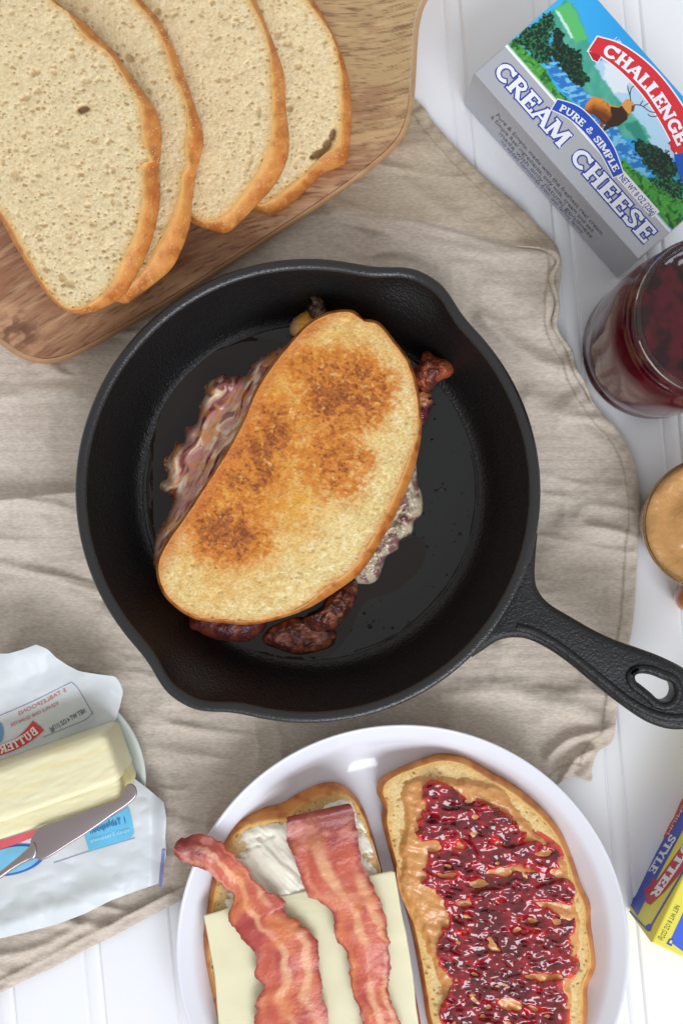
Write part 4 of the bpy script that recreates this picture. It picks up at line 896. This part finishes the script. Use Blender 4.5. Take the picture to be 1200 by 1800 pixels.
# picture panel, painted on a fine grid
n1_, n2_ = 420, 174
SS, TT2 = np.meshgrid(np.linspace(1.5, LN - 1.5, n1_), np.linspace(72, WD - 2, n2_), indexing='ij')
X = O[0] + e1[0] * SS + e2[0] * TT2; Y = O[1] + e1[1] * SS + e2[1] * TT2
C = mix(S(66, 184, 240), S(40, 156, 226), smooth(900, 1150, X))
C = np.array(C); nz_ = fbm(X / 7, Y / 7, 900, 3); nf = fbm(X / 3, Y / 3, 901, 2)
def z1p(L, ox=860, oy=0, s=3.53): return np.array([(ox + x / s, oy + y / s) for x, y in L])
def z2p(L, ox=900, oy=180, s=4.0): return np.array([(ox + x / s, oy + y / s) for x, y in L])
def paint(poly, col, wob=2.0, soft=1.5, tex=None):
    global C
    d = sdist(X + wob * 2 * (fbm(X / 5, Y / 5, 902, 3) - .5) * 2, Y + wob * 2 * (fbm(X / 5, Y / 5, 903, 3) - .5) * 2, poly)
    C = mix(C, col if tex is None else tex, smooth(-soft, soft, d))
gr_d, gr_m, gr_l = S(20, 58, 36), S(50, 130, 66), S(98, 178, 70)
# pale far mountains and water around the deer
paint(np.array([(1045, 110), (1075, 100), (1110, 130), (1150, 180), (1185, 250), (1180, 300), (1150, 290), (1120, 240), (1080, 190), (1050, 155)]), S(178, 212, 236), 2)
paint(np.array([(1060, 112), (1080, 112), (1105, 140), (1100, 165), (1075, 160), (1062, 140)]), S(222, 232, 240), 2)
# teal slopes
paint(z1p([(470, 0), (520, 20), (600, 200), (650, 400), (720, 520), (860, 680), (960, 790), (1000, 860), (700, 860), (560, 560), (380, 200), (380, 80)]), None, 1.5, 2, mix(S(52, 150, 132), S(96, 186, 160), fbm(X / 12, Y / 20, 904, 3)))
paint(z2p([(780, 150), (880, 130), (960, 280), (1080, 360), (1200, 480), (1200, 560), (1000, 420), (860, 260)]), S(44, 140, 120), 1.5, 2)
paint(z1p([(400, 60), (500, 10), (560, 130), (600, 240), (540, 260), (460, 160)]), S(92, 190, 110), 2)
paint(z1p([(405, 65), (430, 70), (520, 230), (505, 235)]), S(200, 236, 224), 1)
# river
riv = mix(S(40, 120, 196), S(120, 196, 232), smooth(.45, .65, fbm(X / 10, Y / 5, 905, 3)))
paint(z1p([(345, 410), (385, 360), (480, 460), (620, 590), (760, 720), (830, 860), (640, 860), (560, 660), (460, 580), (380, 480)]), None, 1, 1.2, riv)
paint(z2p([(620, 210), (720, 170), (800, 280), (900, 400), (980, 500), (940, 530), (860, 470), (760, 370), (700, 300)]), None, 1, 1.2, riv)
# grass bank
grs = mix(S(70, 160, 62), S(28, 96, 44), smooth(.4, .7, nz_)); grs = mix(grs, S(130, 200, 84), smooth(.6, .8, nf) * .5)
paint(z1p([(110, 280), (160, 230), (240, 330), (350, 430), (420, 560), (520, 640), (600, 740), (560, 720), (420, 630), (300, 500), (180, 360)]), None, 1, 1.2, grs)
paint(z2p([(760, 390), (860, 470), (950, 530), (1200, 560), (1200, 860), (1125, 900), (1000, 760), (880, 640), (780, 520)]), None, 1.5, 1.2, grs)
# dark pines
trd = mix(S(16, 44, 34), S(44, 120, 70), smooth(.5, .68, nf)); trd2 = mix(S(14, 36, 30), S(34, 84, 54), smooth(.5, .7, nf))
paint(z1p([(150, 240), (240, 165), (390, 60), (400, 140), (370, 260), (400, 330), (360, 400), (290, 380), (230, 310)]), None, 3.5, 1, trd)
paint(z1p([(400, 170), (440, 180), (480, 280), (560, 320), (590, 440), (620, 500), (575, 550), (500, 500), (400, 370), (380, 280)]), None, 3.5, 1, trd2)
paint(z2p([(840, 280), (880, 250), (980, 300), (1090, 340), (1170, 460), (1110, 540), (1000, 520), (900, 400)]), None, 3.5, 1, trd2)
paint(z2p([(960, 540), (1040, 500), (1200, 560), (1200, 700), (1100, 660)]), None, 3.5, 1, trd)
# deer
yb_ = np.interp(X, [1025, 1042, 1060, 1075, 1090, 1112], [182, 170, 176, 186, 186, 178]); dr = mix(S(226, 142, 56), S(112, 56, 24), smooth(2, 26, Y - yb_)); dr = mix(dr, S(70, 40, 22), smooth(.55, .8, fbm(X / 5, Y / 5, 907, 2)) * .4)
paint(z1p([(600, 640), (640, 598), (700, 615), (750, 650), (800, 665), (825, 640), (850, 620), (885, 630), (895, 660), (870, 700), (850, 740), (800, 780), (740, 790), (700, 760), (660, 720), (610, 700), (585, 715), (590, 680)]), None, .3, .6, dr)
dk = S(58, 34, 22)
paint(z1p([(592, 680), (618, 690), (606, 716), (578, 722)]), S(120, 66, 30), 0, .5)
paint(z1p([(690, 735), (722, 745), (694, 800), (690, 834), (672, 830), (680, 780)]), S(138, 76, 34), 0, .5)
paint(z1p([(722, 770), (760, 785), (716, 812), (694, 836), (686, 826)]), dk, 0, .5)
paint(z1p([(640, 700), (700, 740), (742, 770), (742, 792), (700, 764), (660, 724)]), S(88, 48, 26), 0, .8)
paint(z1p([(745, 660), (800, 668), (822, 650), (852, 700), (852, 742), (800, 782), (748, 792), (722, 770), (756, 722)]), dk, .2, .8)
paint(z1p([(818, 655), (832, 628), (850, 612), (880, 622), (900, 652), (890, 690), (862, 706), (846, 690)]), S(216, 152, 78), 0, .6)
paint(z1p([(880, 655), (902, 652), (894, 690), (876, 696)]), S(110, 70, 44), 0, .5)
C = mix(C, S(255, 255, 255), smooth(80, 74, TT2) * .95)       # white rule between picture and silver band
mesh('picture_panel', Wv(X, Y, zt + .00006), gridfaces(n1_, n2_), M_print, cx, col=C)
for pl in ([(875, 625), (870, 585), (880, 545), (895, 535)], [(872, 600), (860, 560), (855, 530)], [(895, 650), (940, 655), (990, 690), (1030, 700), (1035, 720), (1000, 722), (980, 708)], [(930, 655), (950, 625)], [(950, 662), (985, 640)]):
    Q = z1p(pl); R = ribbon(spline(Q, 4, False), 1.5, 0); nn = len(R) // 2
    mesh('antler', PT(.00014)(R[:, 0], R[:, 1]), [(i, i + 1, nn + i + 1, nn + i) for i in range(nn - 1)], ink(66, 44, 30), cx, smooth_=False)
def band(upper, lower, grow=0):
    U = resample(spline(upper, 8, False), 40); Lw = resample(spline(lower, 8, False), 40)
    P = np.vstack([U, Lw[::-1]]); return offset_poly(P, -grow) if grow else P
def bandmesh(name, upper, lower, m, parent, P, grow=0):
    U = resample(spline(upper, 8, False), 40); Lw = resample(spline(lower, 8, False), 40)
    if grow:
        d = U - Lw; d /= np.hypot(*d.T)[:, None]; U = U + d * grow; Lw = Lw - d * grow
        for A in (U, Lw):
            a = A[0] - A[1]; A[0] += a / np.hypot(*a) * grow; a = A[-1] - A[-2]; A[-1] += a / np.hypot(*a) * grow
    V = np.vstack([U, Lw]); return mesh(name, P(V[:, 0], V[:, 1]), [(i, i + 1, 41 + i, 40 + i) for i in range(39)], m, parent, smooth_=False)
bu = [(979.5, 175), (1018, 189), (1053, 224), (1077.5, 259), (1094, 304)]; bl_ = [(969, 192.5), (997, 206.5), (1025, 231), (1053, 266), (1070, 297), (1077, 311.5)]
white = ink(240, 240, 244)
bandmesh('banner_border', bu, bl_, white, cx, PT(.00012), 2.0); bandmesh('banner', bu, bl_, ink(32, 78, 190), cx, PT(.00018))
letters('lettering', 'PURE & SIMPLE', [(981, 193.5), (1000, 204), (1029, 229), (1057, 264), (1074, 296), (1078, 303)], 12.0, white, cx, PT(.00024), fat=.02)
cu_ = [(1049.5, 65), (1088, 77), (1130, 105), (1165, 140), (1200, 189), (1228, 240)]; cl_ = [(1034, 89), (1060, 101.5), (1095, 129.5), (1130, 168), (1158, 210), (1182, 255), (1192, 276)]
tl = z1p([(612, 318), (640, 370), (668, 384), (690, 350), (660, 330)])
flat('banner_border', offset_poly(tl, -2), white, cx, PT(.00010)); flat('banner_tail', tl, ink(180, 28, 40), cx, PT(.00015))
bandmesh('banner_border', cu_, cl_, white, cx, PT(.00012), 2.6); bandmesh('banner', cu_, cl_, ink(214, 46, 58), cx, PT(.00018))
tl2 = z2p([(1085, 290), (1110, 260), (1150, 340), (1190, 350), (1190, 600), (1160, 560), (1140, 370)])
flat('banner_tail', z2p([(1090, 290), (1118, 262), (1150, 345), (1140, 365), (1112, 330), (1108, 300)]), ink(206, 40, 52), cx, PT(.00020))
flat('badge', np.array([(1184, 272), (1225, 262), (1228, 330), (1200, 326), (1190, 300)]), ink(24, 84, 180), cx, PT(.00020))
letters('lettering', 'CHALLENGE', [(1057, 97), (1075, 104), (1101, 125), (1136, 162), (1163, 203), (1186, 248), (1190, 257)], 22, white, cx, PT(.00024), fat=.03)
f0 = st(20, 26); f1 = st(199, 26); g0 = st(222, 26); g1 = st(424, 26)
for (a_, b_, tx) in ((f0, f1, 'CREAM'), (g0, g1, 'CHEESE')):
    letters('lettering', tx, [a_, b_], 31, ink(44, 64, 168), cx, PT(.00010), fat=.085)
    letters('lettering', tx, [a_, b_], 31, ink(238, 240, 246), cx, PT(.00020), fat=.015)
nw = [st(307, 69), st(396, 69)]
q = [st(304, 66), st(399, 66), st(399, 84), st(304, 84)]
flat('text_patch', np.array(q), white, cx, PT(.00014)); plain_text('lettering', 'NET WT 8 OZ (226g)', nw, 11, ink(40, 60, 160), cx, PT(.00022), fat=.012)
plain_text('lettering', 'UD', [st(118, 222), st(134, 222)], 9, white, cx, PT(.00014))
# side panel facing lower left
nr = np.array([-.75, -.661, 0.]); p0 = C4[0]
SPn = lambda lift: (lambda X, Y, k=0: ray_plane(np.asarray(X, float), np.asarray(Y, float), p0, nr, lift + k))
def sdl(s0, s1, v): # v 0 top .. 1 base in pixels between top edge and base edge
    a = st(s0, 0); b = st(s1, 0); ba = 600 + (a[0] - 600) * .926, 900 + (a[1] - 900) * .926; bb = 600 + (b[0] - 600) * .926, 900 + (b[1] - 900) * .926
    return [(a[0] * (1 - v) + ba[0] * v, a[1] * (1 - v) + ba[1] * v), (b[0] * (1 - v) + bb[0] * v, b[1] * (1 - v) + bb[1] * v)]
for (s0, s1, v, tx, cl3) in ((70, 360, .42, "Pure & Simple, made with the freshest real cream", ink(84, 80, 92)), (62, 345, .60, "6 Simple Real ingredients, only milk, cream and salt", ink(84, 80, 92)), (100, 330, .90, "no added hormones from our family farms", ink(100, 104, 168)), (90, 350, .76, "made with only natural goodness", ink(96, 92, 110))):
    plain_text('lettering', tx, sdl(s0, s1, v), 6.5, cl3, cx, SPn(.00012))

# ------------------------------------------------------------- butter carton
TB = np.array([1144., 1657.]); d1 = np.array([56., -117.]); d1 /= np.hypot(*d1); d2 = np.array([.902, .432])
zt2 = .037; cb = [TB, TB + d1 * 440, TB + d1 * 440 + d2 * 240, TB + d2 * 240]
bx_, D4, E4 = carton('butter_box', 'yellow butter carton with blue and red panels at the lower right edge', 'box', cb, zt2, None, None)
M_yel = mat('yellow_card', S(226, 214, 72), 0.35, bumps=[('noise', 45, 0.05, 0.002)])
rounded_box('carton', D4, .0004, M_yel, bx_)
PB_ = lambda lift: (lambda X, Y, k=0: Wv(X, Y, zt2 + lift + k))
n2 = np.array([-.902, .432 * 1.0, 0.]); n2 = np.array([-d2[0], d2[1], 0.])
SB = lambda lift: (lambda X, Y, k=0: ray_plane(np.asarray(X, float), np.asarray(Y, float), D4[0], n2, lift + k))
Z7 = lambda L: np.array([(1080 + x / 4.867, 1350 + y / 4.867) for x, y in L])
blue = ink(52, 76, 176)
flat('blue_panel', Z7([(125, 1160), (190, 1265), (440, 790), (640, 420), (700, 300), (700, 150), (600, 310), (420, 600), (240, 930)]), blue, bx_, SB(.0001))
flat('red_panel', Z7([(250, 1040), (300, 1000), (320, 940), (360, 960), (600, 620), (760, 330), (800, 500), (600, 850), (420, 1060), (300, 1170), (262, 1150)]), ink(190, 40, 52), bx_, SB(.0002))
flat('red_panel', Z7([(415, 590), (420, 550), (500, 430), (560, 290), (700, 90), (720, 170), (590, 330), (470, 560), (430, 605)]), ink(190, 60, 58), bx_, SB(.0002))
letters('lettering', 'STYLE', Z7([(480, 560), (285, 880)]), 12, ink(226, 226, 230), bx_, SB(.0003), fat=.03)
letters('lettering', 'BUTTER', Z7([(660, 520), (500, 800), (300, 1085)]), 13, ink(236, 232, 232), bx_, SB(.0003), fat=.04)
plain_text('lettering', 'PREMIUM', Z7([(640, 210), (440, 560)]), 5, ink(236, 210, 200), bx_, SB(.0003))
for P_ in (Z7([(118, 1225), (128, 1220), (270, 1370), (262, 1382)]), Z7([(285, 1370), (298, 1375), (590, 880), (580, 870)])):
    flat('printed_rule', P_, blue, bx_, SB(.0002))
flat('corner_mark', Z7([(262, 1350), (290, 1330), (316, 1345), (298, 1395), (270, 1392)]), blue, bx_, SB(.00025))
flat('blue_panel', np.array([(1176, 1655), (1204, 1595), (1280, 1440), (1400, 1500), (1300, 1700), (1204, 1676)]), ink(50, 92, 206), bx_, PB_(.0001))
flat('corner_mark', Z7([(440, 1505), (465, 1460), (500, 1462), (485, 1525), (470, 1520)]), ink(40, 66, 170), bx_, PB_(.00015))
flat('corner_dot', Z7([(462, 1495), (475, 1472), (492, 1480), (480, 1505)]), ink(232, 226, 90), bx_, PB_(.0002))
plain_text('lettering', 'NET WT 8 OZ (227g)', Z7([(520, 1165), (372, 1462)]), 9.5, ink(70, 78, 60), bx_, PB_(.0001))

# ------------------------------------------------------------- butter dish, wrapper, butter, knife
DC = Wv([82], [1372], .012)[0]; M_green = mat('pale_glass_glaze', S(214, 222, 216), .1, spec=.6, coat=.5)
tag(lathe('saucer', [(0.0005, .0045), (.026, .0045), (.034, .0062), (.0400, .0085), (.0440, .0112), (.0462, .0124), (.0470, .0120), (.0450, .0095), (.036, .0050), (.026, .0034), (.0005, .0034)], (DC[0], DC[1], 0), M_green, None, 120), 'small round pale saucer under the butter wrapper at the left', 'saucer')
wo = [(-90, 1150), (0, 1149), (15, 1149), (40, 1142), (64, 1133), (84, 1141), (100, 1157), (120, 1170), (140, 1180), (170, 1185), (203, 1189), (211, 1200), (217, 1216), (211, 1242), (203, 1268), (210, 1300), (228, 1335), (236, 1368), (262, 1388), (288, 1410), (293, 1440), (291, 1470), (292, 1502), (283, 1552), (240, 1566), (195, 1583), (150, 1606), (100, 1625), (50, 1638), (0, 1650), (-90, 1672)]
wP = resample(np.array(wo, float), 260, True)
def wz(x, y):
    x = np.asarray(x, float); y = np.asarray(y, float)
    yb = 1395 - .33 * x                       # butter axis
    d = y - yb                                # below axis positive
    z = .0135 + .012 * smooth(-60, -170, d) + .004 * smooth(-170, -240, d)
    z += .0012 * smooth(120, 30, np.abs(d - 150)) + .0035 * np.exp(-((d - 235) / 22.) ** 2) * smooth(300, 100, x)
    z -= .006 * smooth(262, 293, x) * smooth(60, 90, d)
    z -= .0045 * smooth(170, 235, d) * smooth(260, 150, x) * 0
    z += .0020 * (fbm(x / 60, y / 60, 950, 2) - .5) + .0009 * np.abs(2 * vnoise(x / 85 + y / 120, y / 60 - x / 160, 951) - 1) + .0005 * np.abs(2 * vnoise(x / 30 - y / 50, y / 24 + x / 60, 955) - 1)
    return z
wx_, wy_, wF = gridfill(wP, 2.6)
wcol = mix(S(216, 221, 228), S(200, 206, 204), fbm(wx_ / 60, wy_ / 60, 952)); wcol = mix(wcol, S(214, 206, 168), smooth(70, 20, np.abs(wy_ - (1395 - .33 * wx_))) * .8)
wr = thing('butter_wrapper', Wv([100], [1400], .013)[0], 'opened white waxed paper wrapper with upside down red and blue print, under the butter', 'wrapper')
mesh('paper', Wv(wx_, wy_, wz(wx_, wy_)), wF, M_paper, wr, col=wcol)
def WP(lift): return lambda X, Y, k=0: Wv(X, Y, wz(X, Y) + lift + k * 3)
def sub(poly, n=60): return resample(np.array(poly, float), n, True)
Z2 = lambda L: np.array([(x / 5., 1120 + y / 5.) for x, y in L])
Z6 = lambda L: np.array([(x / 4., 1380 + y / 4.) for x, y in L])
def wprint(name, poly, m, lift):
    x, y, F = gridfill(np.asarray(poly, float), 3.0); return mesh(name, Wv(x, y, wz(x, y) + lift), F, m, wr)
def rule(name, pts, w_, m):
    R = ribbon(resample(spline(pts, 6, False), 40), w_, 0); nn = len(R) // 2
    mesh(name, WP(.0002)(R[:, 0], R[:, 1]), [(i, i + 1, nn + i + 1, nn + i) for i in range(nn - 1)], m, wr, smooth_=False)
vio = ink(140, 142, 168); prd = ink(206, 96, 100)
rule('printed_rule', Z2([(0, 690), (300, 560), (600, 410), (640, 405), (700, 470), (820, 680)]), 1.3, vio)
rule('printed_rule', Z2([(820, 650), (760, 720), (600, 790), (380, 880)]), 1.3, vio)
flat_poly = band(Z2([(0, 950), (120, 900), (220, 810), (290, 735), (350, 745)]).tolist(), Z2([(0, 1045), (150, 990), (280, 920), (350, 860), (390, 820)]).tolist())
bandmesh('red_ribbon', Z2([(-60, 965), (0, 950), (120, 905), (220, 820), (290, 735)]).tolist(), Z2([(-40, 1060), (20, 1035), (150, 985), (280, 910), (390, 820)]).tolist(), ink(212, 74, 78), wr, WP(.0004))
letters('lettering', 'BUTTER', Z2([(10, 1025), (150, 972), (270, 900), (345, 835)]), 14, ink(236, 226, 222), wr, WP(.0008), fat=.03, mirror=True)
plain_text('lettering', '5 TABLESPOONS', Z2([(170, 690), (380, 590), (590, 475)]), 7, prd, wr, WP(.0004), mirror=True)
plain_text('lettering', 'EQUALS ONE QUARTER', Z2([(100, 790), (300, 700), (520, 590)]), 6, prd, wr, WP(.0004), mirror=True)
plain_text('lettering', 'NET WT 4 OZ (113g)', Z2([(450, 830), (600, 750), (760, 660)]), 8.5, ink(92, 92, 128), wr, WP(.0004), mirror=True, fat=.02)
el = np.array([(0 + 9 * math.cos(a) * 1.0 - 2, 1288 + 19 * math.sin(a)) for a in np.linspace(0, 2 * math.pi, 30, endpoint=False)])
wprint('blue_oval', el, ink(110, 156, 200), .0004)
# lower flap print
bandmesh('red_ribbon', [(-60, 1495), (0, 1478), (72, 1455)], [(-60, 1512), (0, 1494), (64, 1470)], ink(222, 96, 110), wr, WP(.0004))
wprint('blue_patch', sub(Z6([(590, 340), (860, 180), (905, 150), (930, 250), (945, 340), (915, 378), (630, 465)])), ink(104, 190, 228), .0004)
rule2 = lambda pts, w_, m, l: mesh('printed_rule', WP(l)(*ribbon(resample(np.array(pts, float), 30), w_, 0).T), [(i, i + 1, 30 + i + 1, 30 + i) for i in range(29)], m, wr, smooth_=False)
plain_text('lettering', '1 Tablespoon', Z6([(640, 345), (780, 290), (895, 265)]), 11, ink(44, 98, 160), wr, WP(.0009), mirror=True, fat=.015)
plain_text('lettering', 'equals 3 teaspoons', Z6([(640, 405), (770, 365), (915, 325)]), 7, ink(190, 226, 240), wr, WP(.0009), mirror=True)
rule2(Z6([(380, 548), (620, 468), (950, 372)]), 1.2, vio, .0003)
eb = np.array([(20 + 62 * math.cos(a) * .95 + 8 * math.sin(a), 1512 + 25 * math.sin(a) - 14 * math.cos(a)) for a in np.linspace(0, 2 * math.pi, 50, endpoint=False)])
wprint('blue_oval', eb, ink(66, 104, 190), .0003); eb2 = (eb - np.array([20, 1512])) * .86 + np.array([20, 1512]); wprint('oval_picture', eb2, ink(120, 190, 226), .0006)
flat('edge_mark', sub(Z6([(1142, 456), (1165, 450), (1140, 716), (1116, 722)])), ink(128, 132, 180), wr, WP(.0005))

# butter stick: rounded bar along its axis
zbu = .044
def bar(name, px0, py0, px1, py1, wpx, z0, z1, parent, rr=.003, seed=3, colr=(228, 221, 184), endr=.004):
    a = Wv([px0], [py0], z1)[0]; b = Wv([px1], [py1], z1)[0]; d = b - a; L = np.hypot(d[0], d[1]); d = d[:2] / L; nn = np.array([-d[1], d[0]]); wd = wpx * (1 - z1 / H) / K
    ns, nt = 130, 15; prof = []
    hw = wd / 2; hh = (z1 - z0)
    for t in np.linspace(0, 1, 12): prof.append((-hw, z0 + t * (hh - rr)))
    for t in np.linspace(0, math.pi / 2, 7)[1:]: prof.append((-hw + rr * (1 - math.cos(t)), z1 - rr + rr * math.sin(t)))
    for t in np.linspace(-1, 1, 24)[1:-1]: prof.append((t * (hw - rr), z1))
    for t in np.linspace(math.pi / 2, 0, 7): prof.append((hw - rr * (1 - math.cos(t)), z1 - rr + rr * math.sin(t)))
    for t in np.linspace(1, 0, 12)[1:]: prof.append((hw, z0 + t * (hh - rr)))
    prof = np.array(prof); s = np.linspace(0, 1, ns) * L; V = []; Cc = []
    for k, si in enumerate(s):
        e = max(0, 1 - (L - si) / endr); e2_ = max(0, 1 - si / endr); e = max(e, e2_); q = 1 - .0 * e; shr = (1 - math.sqrt(max(0, 1 - e * e))) * endr * .7
        x = prof[:, 0] * (1 - shr / hw); z = np.where(prof[:, 1] > z0 + .001, prof[:, 1] - shr * (prof[:, 1] - z0) / hh, prof[:, 1])
        z = z + .0007 * (fbm(np.full(len(x), si * 160) , x * 700, seed, 3) - .5) * (prof[:, 1] > z0 + .002)
        V.append(np.stack([a[0] + d[0] * si + nn[0] * x, a[1] + d[1] * si + nn[1] * x, z], -1))
        Cc.append(mix(S(*colr), S(228, 214, 158), smooth(.55, .8, fbm(np.full(len(x), si * 60.), x * 400, seed + 4, 2)) * .5))
    V = np.array(V); m_ = len(prof); F = gridfaces(ns, m_).tolist(); F.append([(ns - 1) * m_ + j for j in range(m_)]); F.append([j for j in range(m_)][::-1]); F += [(i * m_, i * m_ + m_ - 1, (i + 1) * m_ + m_ - 1, (i + 1) * m_) for i in range(ns - 1)]
    o = mesh(name, V, F, M_butter, parent, col=np.array(Cc).reshape(-1, 3)); bm = bmesh.new(); bm.from_mesh(o.data); bmesh.ops.recalc_face_normals(bm, faces=bm.faces); bm.to_mesh(o.data); bm.free(); return o
bs = thing('butter_stick', Wv([80], [1385], .015)[0], 'pale yellow stick of butter with a cut end, lying on its opened wrapper', 'butter')
bar('butter_bar', -150, 1452, 198, 1330, 92, .0150, zbu, bs)
bar('lower_layer', -150, 1492, 212, 1376, 62, .0148, zbu - .0075, bs, rr=.002, seed=9)
bar('cut_slab', 175, 1300, 212, 1392, 40, .0150, zbu - .012, bs, rr=.003, seed=13, colr=(236, 226, 160))
# knife
kn = thing('butter_knife', Wv([120], [1450], .034)[0], 'silver butter knife leaning along the front of the butter stick', 'knife')
blade = spline([(238, 1382), (241, 1392), (238, 1403), (221, 1418), (200, 1432), (175, 1450), (150, 1467), (120, 1486), (95, 1502), (80, 1510), (68, 1511), (60, 1506), (56, 1496), (54, 1480), (60, 1465), (75, 1452), (110, 1440), (150, 1426), (185, 1413), (203, 1407), (214, 1398), (222, 1381), (230, 1377)], 6)
prism('blade', blade, .0365, .0385, M_steel, kn, bev=.0009)
neck = spline([(60, 1480), (66, 1494), (62, 1509), (50, 1514), (25, 1528), (0, 1546), (-80, 1605), (-90, 1590), (-30, 1550), (0, 1532), (30, 1508), (50, 1490)], 6)
prism('knife_handle', neck, .0362, .0392, M_steel, kn, bev=.0013)
